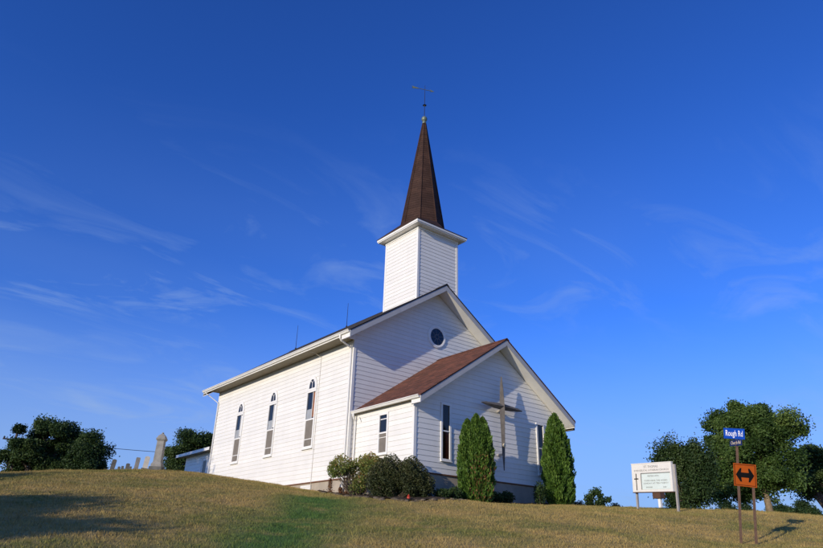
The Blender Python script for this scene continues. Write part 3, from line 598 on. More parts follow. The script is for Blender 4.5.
# ------------------------------------------------------------------ vegetation builders
def limb(mb, a, b, r0, r1, rr, sag=.12):
    a, b = Vector(a), Vector(b); ln = (b-a).length; pts = [a]; rad = [r0]
    for t in (.3, .6, .85, 1):
        p = a.lerp(b, t)+Vector((rr.uniform(-1, 1), rr.uniform(-1, 1), rr.uniform(-.5, 1)))*ln*sag*math.sin(t*math.pi)*.6; pts.append(p); rad.append(r0+(r1-r0)*t)
    mb.tube(pts, rad, 6)
def lobe_tree(name, label, base, lobes, leaf, nleaf, lsize, trunk_r, seed, cat='tree', group=None, bark='bark', clump=.5, crotch=.35, flat=.75, depth_k=.9, stems=1, dens=.36):
    """lobes: (x, y, rx, ry) in photo pixels, all hung at the tree's own distance"""
    rg_ = np.random.default_rng(seed); rr = random.Random(seed); base = np.asarray(base, float)
    root = empty(name, base, label, cat, group)
    vd = np.array((base[0]-EYE[0], base[1]-EYE[1])); r = float(np.hypot(*vd)); vd /= r; sidev = np.array((vd[1], -vd[0], 0)); dv = np.array((vd[0], vd[1], 0))
    C = []; Cn = []; sc = []
    for (px, py, rx, ry) in lobes:
        c = at_dist(px, py, r); m = m_per_px(c); C.append(c); Cn.append((rx*m, ry*m))
    wts = np.array([a*b for a, b in Cn]); wts /= wts.sum(); P = []; T = []; clumps = []
    for c, (a, b), w in zip(C, Cn, wts):
        off = dv*rg_.uniform(-.35, .35)*a*depth_k
        nc = max(5, int(a*a*b*3.0/(clump**2*.9)*dens)); nc = min(nc, 330); nl = int(nleaf*w/nc)+1
        for _ in range(nc):
            u = rg_.normal(size=3); u /= np.linalg.norm(u); u *= rg_.uniform(.2, 1)**.45*(rg_.uniform(.85, 1.12) if rg_.uniform() < .8 else rg_.uniform(1.1, 1.35))
            cc = c+off+sidev*u[0]*a+dv*u[1]*a*depth_k+np.array((0, 0, u[2]*b)); clumps.append((cc, c))
            g = np.clip(rg_.normal(size=(nl, 3)), -1.9, 1.9)*np.array((1, 1, flat))*clump*rg_.uniform(.45, 1.15)*.5*np.where(rg_.uniform(0, 1, (nl, 1)) < .12, 1.35, 1.0)
            P.append(cc+g); T.append(np.clip(rg_.normal(.5, .26)+rg_.normal(0, .16, nl), 0, 1))
    P = np.concatenate(P); T = np.concatenate(T)
    ok = P[:, 2] > base[2]+.2; P, T = P[ok], T[ok]
    top = max(c[2]+b for c, (a, b) in zip(C, Cn)); mb = MB()
    cen = sum(c*w for c, w in zip(C, wts)); zc = base[2]+(top-base[2])*crotch; fork = np.array((base[0]+(cen[0]-base[0])*.08, base[1]+(cen[1]-base[1])*.08, zc))
    for s in range(stems):
        o = np.array((rr.uniform(-.35, .35), rr.uniform(-.35, .35), 0)) if stems > 1 else np.zeros(3)
        b0 = base+o-np.array((0, 0, .4)); f_ = fork+o*2.5
        mb.tube([b0, b0+np.array((0, 0, .55)), b0*.5+f_*.5+np.array((rr.uniform(-.1, .1), rr.uniform(-.1, .1), 0)), f_], [trunk_r*1.35, trunk_r, trunk_r*.88, trunk_r*.7], 10)
    mb.build('trunk', bark, root, smooth=True); mb = MB()
    for c in C:
        f_ = fork+np.array((rr.uniform(-.1, .1), rr.uniform(-.1, .1), rr.uniform(-.15, .1)*(top-base[2])*.3)); limb(mb, f_, c, trunk_r*.55, trunk_r*.15, rr)
    for k in range(0, len(clumps), max(1, len(clumps)//140)):
        cc, c = clumps[k]; limb(mb, c*.75+fork*.25, cc, trunk_r*.14, .012, rr)
    mb.build('limbs', 'bark', root)
    fast_mesh('crown', leaves(rg_, P, lsize), 4, leaf, T, root, base)
    return root
def column_evergreen(label, base, cols, leaf, n, seed, brown=0, blunt=3.0):
    """cols: (dx, dy, height, radius) columns of one arborvitae"""
    rg_ = np.random.default_rng(seed); root = empty('arborvitae', base, label, 'shrub', 'arborvitae in front of the vestibule'); P = []; T = []; A = []
    mb = MB(); base = np.asarray(base, float)
    for dx, dy, h, rad in cols:
        k = int(n*h*rad/sum(c[2]*c[3] for c in cols)); t = rg_.uniform(0, 1, k)**1.05; th = rg_.uniform(0, 2*np.pi, k)
        prof = np.minimum(1, (t*7+.55))*np.power(np.clip(1-t**blunt, 0, 1), .66)*(.84+.16*np.sin(t*2.6))
        bump_ = 1+.13*np.sin(th*5+t*9+dx*7)+.10*np.sin(th*9-t*23+dy*5)+.07*np.sin(th*3+t*41)
        rr_ = rad*prof*bump_*(1-.55*rg_.uniform(0, 1, k)**3); z = t*h+rg_.normal(0, .02, k)
        P.append(np.c_[base[0]+dx+rr_*np.cos(th), base[1]+dy+rr_*np.sin(th), base[2]+z]); A.append(np.c_[np.cos(th)*.55, np.sin(th)*.55, np.full(k, .9)])
        tt = np.clip(.5+.30*np.sin(th*5+t*9+dx*7)*.7+rg_.normal(0, .22, k), 0, 1); T.append(tt)
        mb.tube([(base[0]+dx, base[1]+dy, base[2]-.2), (base[0]+dx, base[1]+dy, base[2]+h*.9)], [.06, .02], 7)
    mb.build('trunk', 'bark', root); P = np.concatenate(P); T = np.concatenate(T); A = np.concatenate(A)
    V = leaves(rg_, P, .13, 2.2, A, .62)
    if brown:
        cpt = base+np.array((-.0, -.6, .85)); bsel = (np.linalg.norm((P-cpt)*np.array((1, 1, .8)), axis=1) < .75) & (rg_.uniform(0, 1, len(P)) < .16)
        fast_mesh('dry_sprays', V[bsel], 4, 'leaf_brown', T[bsel], root, base); V, T = V[~bsel], T[~bsel]
    fast_mesh('foliage', V, 4, leaf, T, root, base)
    return root
def mound_shrub(name, label, base, blobs, leaf, n, lsize, seed, cat='shrub', sparse=0.0, stems=14, second=None):
    rg_ = np.random.default_rng(seed); rr = random.Random(seed); base = np.asarray(base, float); root = empty(name, base, label, cat); P = []; T = []; tips = []
    for (dx, dy, dz, rx, rz, wt) in blobs:
        k = int(n*wt); u = rg_.normal(size=(k, 3)); u /= np.linalg.norm(u, axis=1, keepdims=True); rad = 1-.65*rg_.uniform(0, 1, k)**(2.2-1.5*sparse)
        lump = 1+.10*np.sin(u[:, 0]*7+u[:, 2]*6+seed)+.09*np.sin(u[:, 1]*11-u[:, 2]*9); p = u*np.array((rx, rx, rz))*(rad*lump)[:, None]+np.array((dx, dy, dz))
        if sparse: 
            key = np.sin(p[:, 0]*6+1)+np.sin(p[:, 2]*7+p[:, 1]*5); sel = key > -1.2+sparse*1.2; p = p[sel]
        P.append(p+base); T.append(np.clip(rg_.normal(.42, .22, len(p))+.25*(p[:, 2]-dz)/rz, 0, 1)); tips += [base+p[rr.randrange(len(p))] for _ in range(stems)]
    P = np.concatenate(P); T = np.concatenate(T); ok = P[:, 2] > base[2]-.02; P, T = P[ok], T[ok]
    mb = MB()
    for t in tips: limb(mb, base+np.array((rr.uniform(-.15, .15), rr.uniform(-.15, .15), -.1)), t, .022, .006, rr, .2)
    mb.build('stems', 'bark', root); fast_mesh('foliage', leaves(rg_, P, lsize), 4, leaf, T, root, base)
    return root

# arborvitae by the vestibule wall
b1 = on_plane(476, 502, 1, -VD-1.05); b1[2] = gz(b1[0], b1[1])+.02
h1 = on_plane(470, 414, 1, b1[1])[2]-b1[2]; k1 = m_per_px(b1)
ux = np.array((math.cos(YAW), -math.sin(YAW)))
column_evergreen('arborvitae of three fused stems with brown patch low down, left of cross', b1, [(-.30*ux[0], -.30*ux[1], h1*.94, .36), (.0, -.08, h1*1.0, .38), (.30*ux[0], .30*ux[1], h1*.965, .40)], 'leaf_arb', 30000, 5, 1, 4.2)
b2 = on_plane(560, 505, 1, -VD-.95); b2[2] = gz(b2[0], b2[1])+.02
h2 = on_plane(563, 416, 1, b2[1])[2]-b2[2]
column_evergreen('single pointed arborvitae at the far right corner of the vestibule', b2, [(0, 0, h2, .60), (-.17*ux[0], -.17*ux[1], h2*.90, .46), (.22*ux[0], .22*ux[1], h2*.84, .46)], 'leaf_arb', 30000, 6, 0, 3.2)
# shrubs at the nave corner
b = ground_at(397, 24.6); k = .036
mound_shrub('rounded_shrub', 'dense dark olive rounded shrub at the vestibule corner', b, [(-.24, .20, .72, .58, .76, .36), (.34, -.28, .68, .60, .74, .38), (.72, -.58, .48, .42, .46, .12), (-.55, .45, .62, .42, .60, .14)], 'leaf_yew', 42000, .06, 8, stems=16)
b = ground_at(357, 26.2)
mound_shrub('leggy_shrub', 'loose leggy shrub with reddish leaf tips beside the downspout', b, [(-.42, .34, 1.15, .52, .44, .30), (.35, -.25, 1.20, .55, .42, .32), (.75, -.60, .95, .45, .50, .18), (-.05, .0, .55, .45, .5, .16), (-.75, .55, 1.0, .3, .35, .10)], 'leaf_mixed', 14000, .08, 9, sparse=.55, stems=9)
# dry plants against the side foundation
for i, (px, r, h, lb) in enumerate(((329, 27.9, .62, 'dead brown upright weed against the pale foundation'), (347, 26.6, .45, 'dry rust coloured perennial under the leggy shrub'), (340, 27.0, .28, 'short withered stalks on the planting bed edge'))):
    b = ground_at(px, r); g = random.Random(i); root = empty('dry_plant', b, lb, 'plant'); mb = MB()
    for q in range(9): limb(mb, b, b+np.array((g.uniform(-.10, .10), g.uniform(-.10, .10), h*g.uniform(.6, 1))), .008, .003, g)
    mb.build('stalks', 'bark', root); rg_ = np.random.default_rng(i); nn = 420; t = rg_.uniform(0.05, 1, nn); P = b+np.c_[rg_.normal(0, .07, nn)*(1.1-t*.7), rg_.normal(0, .07, nn)*(1.1-t*.7), t*h]; fast_mesh('foliage', leaves(rg_, P, .055), 4, 'leaf_brown', rg_.uniform(0, 1, nn), root, b)
# low plants in the bed along the vestibule
for i, (px, pl, h, w, lf, lb) in enumerate(((443, -.75, .32, .34, 'leaf_dark', 'low dark clump in the bed left of the three stemmed arborvitae'), (455, -.9, .42, .25, 'leaf_cedar', 'small bluish green tuft touching the three stemmed arborvitae'), (496, -.8, .38, .36, 'leaf_dark', 'low dark leafy plant under the wall cross'), (507, -.95, .42, .30, 'leaf_cedar', 'feathery green plant in the bed right of the cross'), (540, -1.0, .85, .26, 'leaf_dark', 'narrow dark shrub against the pointed arborvitae'))):
    p = on_plane(px, 500, 1, -VD+pl); p[2] = gz(p[0], p[1])+.03
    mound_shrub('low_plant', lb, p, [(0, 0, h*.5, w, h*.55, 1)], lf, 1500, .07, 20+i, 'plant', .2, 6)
# red lantern stake by the rounded shrub
b = ground_at(408.5, 23.7); root = empty('garden_lantern', b, 'small red garden lantern in front of the rounded shrub', 'lantern')
mb = MB(); mb.lathe([(.012, -.1), (.012, .02), (.05, .03), (.06, .05), (.055, .10), (.035, .12)], b, 10); mb.build('body', 'redpaint', root)
mb = MB(); mb.lathe([(.068, .122), (.04, .14), (.015, .165), (.008, .19)], b, 10); mb.build('cap', 'redpaint', root)

# ------------------------------------------------------------------ trees
def tree_base(px, r): return ground_at(px, r, 470 if px < 300 else 505)
lobe_tree('maple_tree', 'large spreading green maple with a pale trunk behind the arrow sign', tree_base(768.5, 48),
 [(745, 446, 36, 32), (748, 422, 30, 18), (765, 432, 26, 18), (728, 424, 16, 12), (735, 411, 17, 9), (772, 422, 22, 15), (790, 424, 13, 11), (722, 434, 20, 17), (774, 438, 18, 10), (712, 455, 17, 17), (765, 458, 24, 16), (718, 478, 20, 16), (746, 478, 28, 14), (704, 470, 12, 14), (776, 478, 20, 12), (712, 492, 13, 7), (730, 492, 16, 7), (757, 411, 10, 6), (745, 487, 24, 9), (768, 488, 16, 7), (735, 468, 26, 16), (758, 472, 24, 14)],
 'leaf_tree', 170000, .15, .24, 31, bark='barklight', clump=.70, crotch=.34, depth_k=.9, flat=.8, dens=.40)
lobe_tree('oak_tree', 'darker low spreading tree beyond the maple, cut by its right branches', tree_base(826, 54),
 [(800, 462, 15, 10), (817, 455, 14, 9), (832, 460, 14, 14), (810, 476, 18, 9), (828, 480, 16, 12), (795, 478, 10, 6), (815, 491, 14, 5), (842, 470, 14, 18)],
 'leaf_dark', 50000, .16, .26, 32, clump=.72, crotch=.30, depth_k=.8, flat=.8, dens=.42)
lobe_tree('cedar_tree', 'dark upright many stemmed juniper right behind the church sign', tree_base(682, 40),
 [(660, 460, 6, 11), (668, 457, 5, 10), (676, 456, 6, 10), (684, 454, 5, 10), (692, 456, 6, 11), (701, 458, 6, 12), (708, 464, 5, 12), (664, 470, 8, 14), (674, 470, 8, 15), (684, 468, 8, 16), (694, 472, 8, 16), (703, 476, 8, 16), (674, 488, 9, 12), (686, 490, 9, 13), (698, 493, 9, 12), (684, 505, 12, 7)],
 'leaf_cedar', 44000, .13, .08, 33, clump=.42, crotch=.10, flat=2.2, depth_k=.9, stems=8)
lobe_tree('roadside_tree', 'broad dark tree beyond the crest, largest left of gravestones', tree_base(42, 66),
 [(48, 431, 20, 11), (30, 442, 20, 13), (62, 440, 16, 12), (74, 452, 12, 12), (14, 452, 16, 14), (40, 455, 26, 16), (66, 455, 14, 16), (5, 462, 12, 12), (25, 466, 22, 10), (58, 468, 18, 10)], 'leaf_dark', 90000, .18, .34, 35, clump=.8, crotch=.3)
lobe_tree('roadside_tree', 'smaller dark tree beside the gravestones, touching the broad tree', tree_base(92, 62),
 [(89, 447, 11, 9), (80, 455, 11, 12), (99, 456, 9, 9), (90, 464, 16, 9), (74, 464, 10, 8)], 'leaf_dark', 34000, .17, .22, 36, clump=.8, crotch=.3)
lobe_tree('shade_tree', 'dark rounded tree behind the rear annex of the church', tree_base(192, 68),
 [(188, 440, 13, 9), (202, 445, 12, 12), (179, 451, 12, 11), (192, 455, 18, 15), (171, 463, 8, 8), (182, 466, 15, 9), (203, 460, 10, 12)], 'leaf_dark', 60000, .17, .28, 37, clump=.8, crotch=.3)
lobe_tree('young_tree', 'small lone dark tree on the skyline between church and sign', tree_base(595.5, 62),
 [(595, 496, 6, 5), (589, 501, 6, 5), (602, 500, 6, 5), (596, 505, 9, 5)], 'leaf_dark', 3600, .20, .09, 38, clump=.45, crotch=.25)
for i, (px, py, rx, ry, lb) in enumerate(((727, 508, 9, 6, 'small distant evergreen below the maple crown left of its trunk'), (748, 510, 5, 5, 'low distant bush showing between the arrow sign posts'), (777, 509, 7, 7, 'far rounded evergreen just right of the maple trunk'), (788, 511, 6, 5, 'low far bush between two rounded evergreens'), (799, 508, 10, 7, 'widest far evergreen beyond the lawn right of the maple'), (812, 512, 6, 5, 'far low bush at the right end of the distant row'), (616, 509, 5, 3, 'tiny scrubby bush on the crest beside the church sign'), (575, 506, 5, 2, 'low brown scrub beyond the pointed arborvitae'))):
    lobe_tree('distant_bush', lb, tree_base(px, 105 if i < 6 else 46), [(px, py, rx, ry), (px-rx*.4, py+3, rx*.7, ry*.8), (px+rx*.4, py+3, rx*.7, ry*.8), (px, py+ry, rx, ry)], 'leaf_cedar' if i < 6 else 'leaf_yew', 4200, .24 if i < 6 else .10, .12, 50+i, 'bush', 'bushes along the skyline', clump=.7 if i < 6 else .3, crotch=.3)

# trees standing left of the view, whose shade falls on the bank and on the rear of the church
def shade_tree(name, label, x, y, h, rad, seed, n=26000):
    base = np.array((x, y, gz(x, y))); rg_ = np.random.default_rng(seed); rr = random.Random(seed); root = empty(name, base, label, 'tree'); P = []; T = []; cl = []
    for k in range(70):
        u = rg_.normal(size=3); u /= np.linalg.norm(u); u *= rg_.uniform(.2, 1)**.45; c = base+np.array((u[0]*rad, u[1]*rad, h*.60+u[2]*h*.38)); cl.append(c); m = n//70
        P.append(c+rg_.normal(size=(m, 3))*np.array((.55, .55, .42))); T.append(rg_.uniform(0, 1, m))
    mb = MB(); mb.tube([base-np.array((0, 0, .4)), base+np.array((0, 0, .5)), base+np.array((.1, 0, h*.35)), base+np.array((0, .1, h*.6))], [.42, .30, .25, .14], 10); mb.build('trunk', 'bark', root, smooth=True); mb = MB()
    for c in cl: limb(mb, base+np.array((0, 0, h*rr.uniform(.3, .55))), c, .09, .02, rr)
    mb.build('limbs', 'bark', root); fast_mesh('crown', leaves(rg_, np.concatenate(P), .32), 4, 'leaf_tree', np.concatenate(T), root, base); return root
shade_tree('shade_tree', 'leafy tree on the bank whose shade falls across the lawn', -33.0, -8.7, 8.0, 5.2, 71, 90000)
shade_tree('shade_tree', 'tall leafy tree whose shade reaches the rear of the church', -33.0, 11.2, 15.6, 4.0, 72)
shade_tree('shade_tree', 'smaller leafy tree standing between the two other shade trees', -33.0, .6, 8.2, 2.3, 73, 12000)

# ------------------------------------------------------------------ cemetery
def stone_slab(name, label, px, py_top, py_base, wpx, r, m, lean=0, rz=0, group='gravestones on the hill crest', shape='round'):
    b = ground_at(px, r, py_base); k = m_per_px(b); top = at_dist(px, py_top, r)[2]; h = top-b[2]; w = wpx*k; t = max(.08, w*.28)
    root = empty(name, b, label, 'gravestone', group, rz); root.rotation_euler = (0, lean, rz); mb = MB()
    pr = [(-w/2, .06), (w/2, .06), (w/2, h-w*.28)] + ([(w/2*math.cos(a), h-w*.28+w*.28*math.sin(a)) for a in np.linspace(.3, math.pi-.3, 7)] if shape == 'round' else [(w/2*.9, h), (-w/2*.9, h)])+[(-w/2, h-w*.28)]
    mb.hull([(a, -t/2, z) for a, z in pr], [(a, t/2, z) for a, z in pr]); mb.build('slab', m, root, local=True)
    mb = MB(); mb.box(-w*.68, w*.68, -t*1.1, t*1.1, -.25, .058); mb.build('base', 'gravedark', root, local=True); return root
GZ = -YAW+.4
for px, pt, pb_, w, r, m, lean, lb, sh in ((111.8, 459, 469, 4.2, 34, 'gravedark', .10, 'dark grey headstone leaning, nearest the smaller dark tree', 'round'), (118.8, 466.5, 469, 2.6, 36, 'gravedark', 0, 'tiny dark grave marker next to the leaning dark headstone', 'round'), (122.2, 466, 469, 2.4, 37, 'gravedark', 0, 'tiny upright dark marker between small headstones', 'flat'), (126.8, 463.3, 470, 3.8, 35, 'gravedark', .03, 'short dark headstone in the middle of the gravestone row', 'round'), (130.2, 466.5, 470, 2.0, 34, 'gravedark', 0, 'low narrow stone hard by the pale slender headstone', 'flat'), (135.4, 457.3, 470.5, 4.0, 33.5, 'grave', .06, 'pale slender headstone second from the tall monument', 'flat'), (144.2, 456, 470.5, 4.8, 33, 'gravewhite', .09, 'whitest tilted headstone right beside the tall monument', 'round')):
    stone_slab('headstone', lb, px, pt, pb_, w, r, m, lean, GZ, shape=sh)
b = ground_at(156.8, 31.8, 468); k = m_per_px(b); H = at_dist(157, 432, 31.8)[2]-b[2]
mon = empty('monument', b, 'tall grey stone grave monument with a peaked cap and stepped base', 'monument', None, GZ-.35)
def sqr(h, z): return [(-h, -h, z), (h, -h, z), (h, h, z), (-h, h, z)]
u = H/39.0
for nm, m, rings in (('base', 'gravedark', [sqr(6.4*u, -.3), sqr(6.4*u, 3.4*u), sqr(6.2*u, 3.6*u)]), ('plinth', 'grave', [sqr(5.2*u, 3.62*u), sqr(5.2*u, 6.2*u), sqr(4.3*u, 7.4*u), sqr(4.2*u, 8.2*u)]), ('shaft', 'grave', [sqr(3.9*u, 8.22*u), sqr(3.5*u, 29*u), sqr(3.6*u, 30*u)]), ('cornice', 'grave', [sqr(3.8*u, 30.02*u), sqr(4.6*u, 31.2*u), sqr(4.7*u, 32.6*u)]), ('cap', 'grave', [sqr(4.3*u, 32.62*u), sqr(3.4*u, 35*u), sqr(1.6*u, 37*u), sqr(1.2*u, 37.4*u)])):
    mb = MB(); mb.loft(rings); mb.build(nm, m, mon, local=True)
mb = MB(); mb.lathe([(.8*u, 37.4*u), (1.3*u, 38*u), (1.0*u, 38.7*u), (.2*u, 39.1*u)], (0, 0, 0), 10); mb.build('finial', 'grave', mon, local=True)

# ------------------------------------------------------------------ signs
dg = bpy.context.evaluated_depsgraph_get()
def lettering(parent, txt, size, x, z, y, m, align='CENTER', width=None):
    cu = bpy.data.curves.new('t', 'FONT'); cu.body = txt; cu.size = size; cu.align_x = align; cu.align_y = 'CENTER'; cu.extrude = .0015; cu.resolution_u = 2
    to = bpy.data.objects.new('t', cu); COL.objects.link(to); bpy.context.view_layer.update()
    me = bpy.data.meshes.new_from_object(to.evaluated_get(bpy.context.evaluated_depsgraph_get())); bpy.data.objects.remove(to)
    n = len(me.vertices); co = np.empty(n*3, np.float32); me.vertices.foreach_get('co', co); co = co.reshape(-1, 3)
    sx = 1.0
    if width: sx = width/max(1e-6, co[:, 0].max()-co[:, 0].min())
    new = np.c_[co[:, 0]*sx+x, y-co[:, 2]-.0016, co[:, 1]+z]; me.vertices.foreach_set('co', new.astype(np.float32).ravel()); me.materials.clear(); me.materials.append(M[m]); me.name = 'lettering'
    o = bpy.data.objects.new('lettering', me); COL.objects.link(o); o.parent = parent; return o
# church sign board
tl = at_dist(630.5, 466.2, 27.0); tr = on_plane(669.5, 461.2, 2, tl[2]); bl = at_dist(632.5, 493.5, 27.0)
dirx = tr[:2]-tl[:2]; bw = float(np.hypot(*dirx)); rz = math.atan2(dirx[1], dirx[0]); bh = tl[2]-bl[2]; print('church sign', bw, bh)
mid = (tl[:2]+tr[:2])/2; gb = gz(*mid)
sign = empty('church_sign', (mid[0], mid[1], gb), 'white church sign board with dark cross and letter panel on two posts', 'sign', None, rz)
zb, zt_ = bl[2]-gb, tl[2]-gb; hw = bw/2
mb = MB(); mb.box(-hw, hw, -.05, .05, zb, zt_); cab = mb.build('cabinet', 'board', sign, local=True)
sign.rotation_euler = (0, .05, rz)
for x in (-hw+.06, hw+.035):
    mb = MB(); mb.box(x-.035, x+.035, .052, .125, -.5, zt_-.06 if x > 0 else zb+.3); mb.build('post', 'postgrey', sign, local=True)
mb = MB(); mb.box(-hw-.012, hw+.012, -.06, .06, zt_+.001, zt_+.03); mb.build('top_rail', 'board', sign, local=True)
mb = MB(); mb.box(-hw-.01, hw+.01, -.058, .058, zb-.03, zb-.001); mb.build('bottom_rail', 'brownbox', sign, local=True)
px0, px1, pz0, pz1 = -hw+bw*.25, hw-bw*.05, zb+bh*.08, zb+bh*.64
mb = MB(); mb.box(px0, px1, -.056, -.0505, pz0, pz1); mb.build('letter_panel', 'readerboard', sign, local=True)
mb = MB(); mb.box(px0-.03, px0-.002, -.068, -.0505, pz0, pz1); mb.box(px0-.03, px1+.02, -.068, -.0505, pz1+.002, pz1+.03); mb.build('panel_frame', 'grey', sign, local=True)
cxs = -hw+bw*.11; czs = zb+bh*.36
mb = MB(); mb.box(cxs-.016, cxs+.016, -.058, -.0505, czs-bh*.30, czs+bh*.30); mb.box(cxs-bw*.055, cxs+bw*.055, -.0582, -.0506, czs+bh*.09, czs+bh*.125); mb.build('cross_emblem', 'black', sign, local=True)
lettering(sign, 'ST. THOMAS', bh*.115, 0, zb+bh*.885, -.051, 'grey'); lettering(sign, 'EVANGELICAL LUTHERAN CHURCH', bh*.09, 0, zb+bh*.76, -.051, 'grey', width=bw*.86)
pc = (px0+px1)/2; pw = px1-px0; ph = pz1-pz0
lettering(sign, 'MEETING WITH', ph*.13, pc-pw*.08, pz0+ph*.84, -.0565, 'grey'); lettering(sign, 'COME HEAR THE WORD', ph*.13, pc, pz0+ph*.55, -.0565, 'grey', width=pw*.82); lettering(sign, 'SUNDAY AT TEN THIRTY', ph*.13, pc, pz0+ph*.38, -.0565, 'grey', width=pw*.88); lettering(sign, 'WORSHIP', ph*.12, pc-pw*.24, pz0+ph*.13, -.0565, 'grey'); lettering(sign, '10:30', ph*.12, pc+pw*.30, pz0+ph*.13, -.0565, 'grey')
# brown box on a white post behind the sign
b = ground_at(660, 30.5); root = empty('utility_box', b, 'small brown box on a white post behind the church sign', 'box', None, rz)
zq = at_dist(658, 498.5, 30.5)[2]-b[2]
mb = MB(); mb.box(-.06, .06, -.06, .06, -.4, zq); mb.build('post', 'white', root, local=True)
mb = MB(); mb.box(-.24, .16, -.14, .14, zq+.002, zq+.5); mb.build('cabinet', 'brownbox', root, local=True)
mb = MB(); mb.box(-.27, .19, -.17, .17, zq+.502, zq+.53); mb.build('lid', 'brownbox', root, local=True)
# double arrow sign with street name blades above
R0 = 18.0; A_ = at_dist(745.5, 463.2, R0); Cb = at_dist(746.5, 486.2, R0); sh = A_[2]-Cb[2]; sw = sh*.93; rz = R(-60)
mid = at_dist(748.2, 544, R0)[:2]; gb = gz(*mid)
asg = empty('arrow_sign', (mid[0], mid[1], gb), 'orange square sign with black double arrow on two rusty posts', 'road sign', None, rz); asg.rotation_euler = (0, R(7), rz)
zc0, zc1 = Cb[2]-gb, A_[2]-gb; hs_ = sw/2; zc = (zc0+zc1)/2
mb = MB(); mb.box(-hs_, hs_, -.004, .0, zc0, zc1); pn = mb.build('panel', 'orange', asg, local=True)
mb = MB(); e = .022; f_ = .012
for x0, x1, z0, z1 in ((-hs_+e, hs_-e, zc1-e-f_, zc1-e), (-hs_+e, hs_-e, zc0+e, zc0+e+f_), (-hs_+e, -hs_+e+f_, zc0+e+f_, zc1-e-f_), (hs_-e-f_, hs_-e, zc0+e+f_, zc1-e-f_)): mb.box(x0, x1, -.0062, -.0042, z0, z1)
mb.build('border', 'black', pn, local=True)
q = sh/2; aw = hs_*.80; P_ = [(-aw, 0), (-aw*.40, q*.62), (-aw*.40, q*.56), (-aw*.40, q*.62), ]
arrow = [(-aw, 0), (-aw*.52, q*.60), (-aw*.36, q*.60), (-aw*.42, q*.22), (aw*.42, q*.22), (aw*.36, q*.60), (aw*.52, q*.60), (aw, 0), (aw*.52, -q*.60), (aw*.36, -q*.60), (aw*.42, -q*.22), (-aw*.42, -q*.22), (-aw*.36, -q*.60), (-aw*.52, -q*.60)]
mb = MB()
for tri in ([0, 1, 2, 3, 10+1, 12, 13], [3, 4, 10, 11], [4, 5, 6, 7, 8, 9, 10]): mb.hull([(arrow[i][0], -.0042, zc+arrow[i][1]) for i in tri], [(arrow[i][0], -.0066, zc+arrow[i][1]) for i in tri])
mb.build('double_arrow', 'black', pn, local=True)
zpost = at_dist(737, 441, R0)[2]-gb
for x, zt2 in ((-hs_+.10, zpost), (hs_-.08, zc1-.04)):
    p0 = Matrix.Rotation(rz, 4, 'Z') @ Vector((x, .03, 0)); zg = gz(mid[0]+p0.x, mid[1]+p0.y)-gb
    mb = MB(); pr = [(-.03, .002), (-.03, .012), (-.012, .014), (-.010, .04), (.010, .04), (.012, .014), (.03, .012), (.03, .002)]
    mb.hull([(x+a, c, zg-.5) for a, c in pr], [(x+a, c, zt2) for a, c in pr]); mb.build('post', 'rust', asg, local=True)
bx = -hs_+.10
def blade_sign(zlo, zhi, half, m, txt, tm, yaw, dx):
    root = bpy.data.objects.new('x', None)
    mb = MB(); c, s_ = math.cos(yaw), math.sin(yaw); rt = lambda x, y, z: (bx+dx+x*c-y*s_, .01+x*s_+y*c, z)
    mb.hull([rt(-half, -.004, zlo), rt(half, -.004, zlo), rt(half, .004, zlo), rt(-half, .004, zlo)], [rt(-half, -.004, zhi), rt(half, -.004, zhi), rt(half, .004, zhi), rt(-half, .004, zhi)]); bo = mb.build('street_name_blade', m, asg, local=True)
    lt = lettering(bo, txt, (zhi-zlo)*.80, 0, 0, -.0045, tm, width=half*1.6); n = len(lt.data.vertices)
    for v in lt.data.vertices: v.co = rt(v.co.x, v.co.y, v.co.z+(zlo+zhi)/2)
    bpy.data.objects.remove(root)
z_a, z_b = at_dist(733, 440, R0)[2]-gb, at_dist(733, 428.5, R0)[2]-gb
blade_sign(z_a+.02, z_b, .235, 'blue', 'Rough Rd', 'white', math.radians(-6), -.05)
z_c = at_dist(733, 446, R0)[2]-gb
blade_sign(z_c, z_a, .20, 'blueshaded', 'Church Rd', 'light', math.radians(-52), -.02)  # blade turned edge-on; its shade is put into the darker blue

# ------------------------------------------------------------------ power line far left
b = ground_at(-1, 76); root = empty('utility_pole', b, 'thin wooden utility pole at the edge of the broad dark tree', 'utility pole'); zp = at_dist(-1, 431, 76)[2]
mb = MB(); mb.tube([(b[0], b[1], b[2]-.5), (b[0], b[1], zp)], [.15, .11], 8); mb.build('pole', 'bark', root)
mb = MB(); mb.box(b[0]-1.1, b[0]+1.1, b[1]-.06, b[1]+.06, zp-.75, zp-.62); mb.build('crossarm', 'bark', root)
for x in (-1.0, 1.0): mb = MB(); mb.lathe([(.04, 0), (.09, .05), (.07, .16), (.03, .2)], (b[0]+x, b[1], zp-.618), 8); mb.build('insulator', 'metal', root)
e0 = np.array((b[0]+1.0, b[1], zp-.42)); e1 = at_dist(225, 455, 82); pts = []
for t in np.linspace(0, 1, 15): p = e0*(1-t)+e1*t; p[2] -= .5*4*t*(1-t)*.6; pts.append(p)
mb = MB(); mb.tube(pts, .028, 5); tag(mb.build('power_line', 'cable', None), 'thin dark overhead wire running behind the gravestones', 'wire')

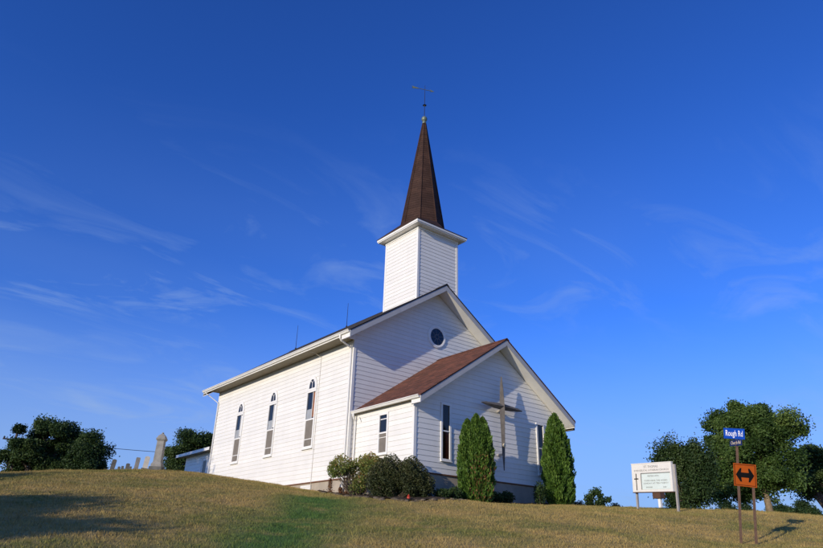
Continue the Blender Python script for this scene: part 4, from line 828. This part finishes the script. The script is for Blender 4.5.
# ------------------------------------------------------------------ mown grass blades on the visible bank
g = np.random.default_rng(5); NB = 620000
az = np.radians(g.uniform(3, 76, NB)); rr_ = np.sqrt(g.uniform(11.0**2, 36.0**2, NB)); X = EYE[0]+rr_*np.sin(az); Y = EYE[1]+rr_*np.cos(az)
inside = ((X > -.05) & (X < Wd+.05) & (Y > -.05)) | ((X > V0-.05) & (X < V1+.05) & (Y > -VD-.05) & (Y < .1))
EP = np.array([e[:2] for e in EDGE]); azE = np.degrees(np.arctan2(EP[:, 0]-EYE[0], EP[:, 1]-EYE[1])); rE = np.hypot(EP[:, 0]-EYE[0], EP[:, 1]-EYE[1]); azd = np.degrees(az)
bed = (azd > azE[0]) & (azd < azE[-1]) & (rr_ > np.interp(azd, azE, rE)-.05)
ok = ~(inside | bed); X, Y = X[ok], Y[ok]; Z = ground(X, Y); n = len(X)
h = g.uniform(.022, .062, n)*(1+.5*(g.uniform(0, 1, n) > .96)); th = g.uniform(0, 2*np.pi, n); w = g.uniform(.004, .008, n); cellh = (np.floor(X/.21).astype(int)*193+np.floor(Y/.21).astype(int)*37) % 4093; h = h*np.where(g.uniform(0, 1, 4093)[cellh] > .93, 1.7, g.uniform(.7, 1.15, 4093)[cellh]); ln = g.normal(0, .55, (n, 2))*h[:, None]
dxy = np.c_[np.cos(th), np.sin(th)]*w[:, None]; B0 = np.c_[X-dxy[:, 0], Y-dxy[:, 1], Z-.01]; B1 = np.c_[X+dxy[:, 0], Y+dxy[:, 1], Z-.01]; Tp = np.c_[X+ln[:, 0], Y+ln[:, 1], Z+h]
cell = lambda c, q: q[(np.floor(X/c).astype(int)*131+np.floor(Y/c).astype(int)*71) % 4093]
tint = np.clip(g.normal(.5, .20, n)+.34*(cell(.16, g.uniform(-.5, .5, 4093)))+.22*cell(.47, g.uniform(-.5, .5, 4093)), 0, 1)
gr = fast_mesh('grass', np.stack([B0, B1, Tp], 1), 3, 'lawn', tint, None, (0, 0, 0), [('lush', lushness(X, Y))]); tag(gr, 'short dry mown grass covering the bank', 'grass', kind='stuff')

if __name__ == '__main__':
    want = {0: 474, 60: 471, 120: 470.5, 157: 470, 210: 474.7, 276: 486, 300: 491, 345: 497, 433: 500, 540: 505, 600: 507, 650: 510, 700: 512, 768: 513, 823: 519}
    for px in want:
        best = 999
        for r in np.arange(12, 60, .5):
            d = ray(px, 500); az_ = math.atan2(d[0], d[1])
            x, y = EYE[0]+r*math.sin(az_), EYE[1]+r*math.cos(az_)
            if 0 <= x <= Wd and 0 <= y or (V0 <= x <= V1 and y > -VD): break
            p = np.array((x, y, gz(x, y)))-EYE; py = 274-F_PX*(p@UP)/(p@FW); 
            if py < best: best = py; br = r
        print('skyline', px, 'want', want[px], 'got', round(best, 1), 'at r', br)
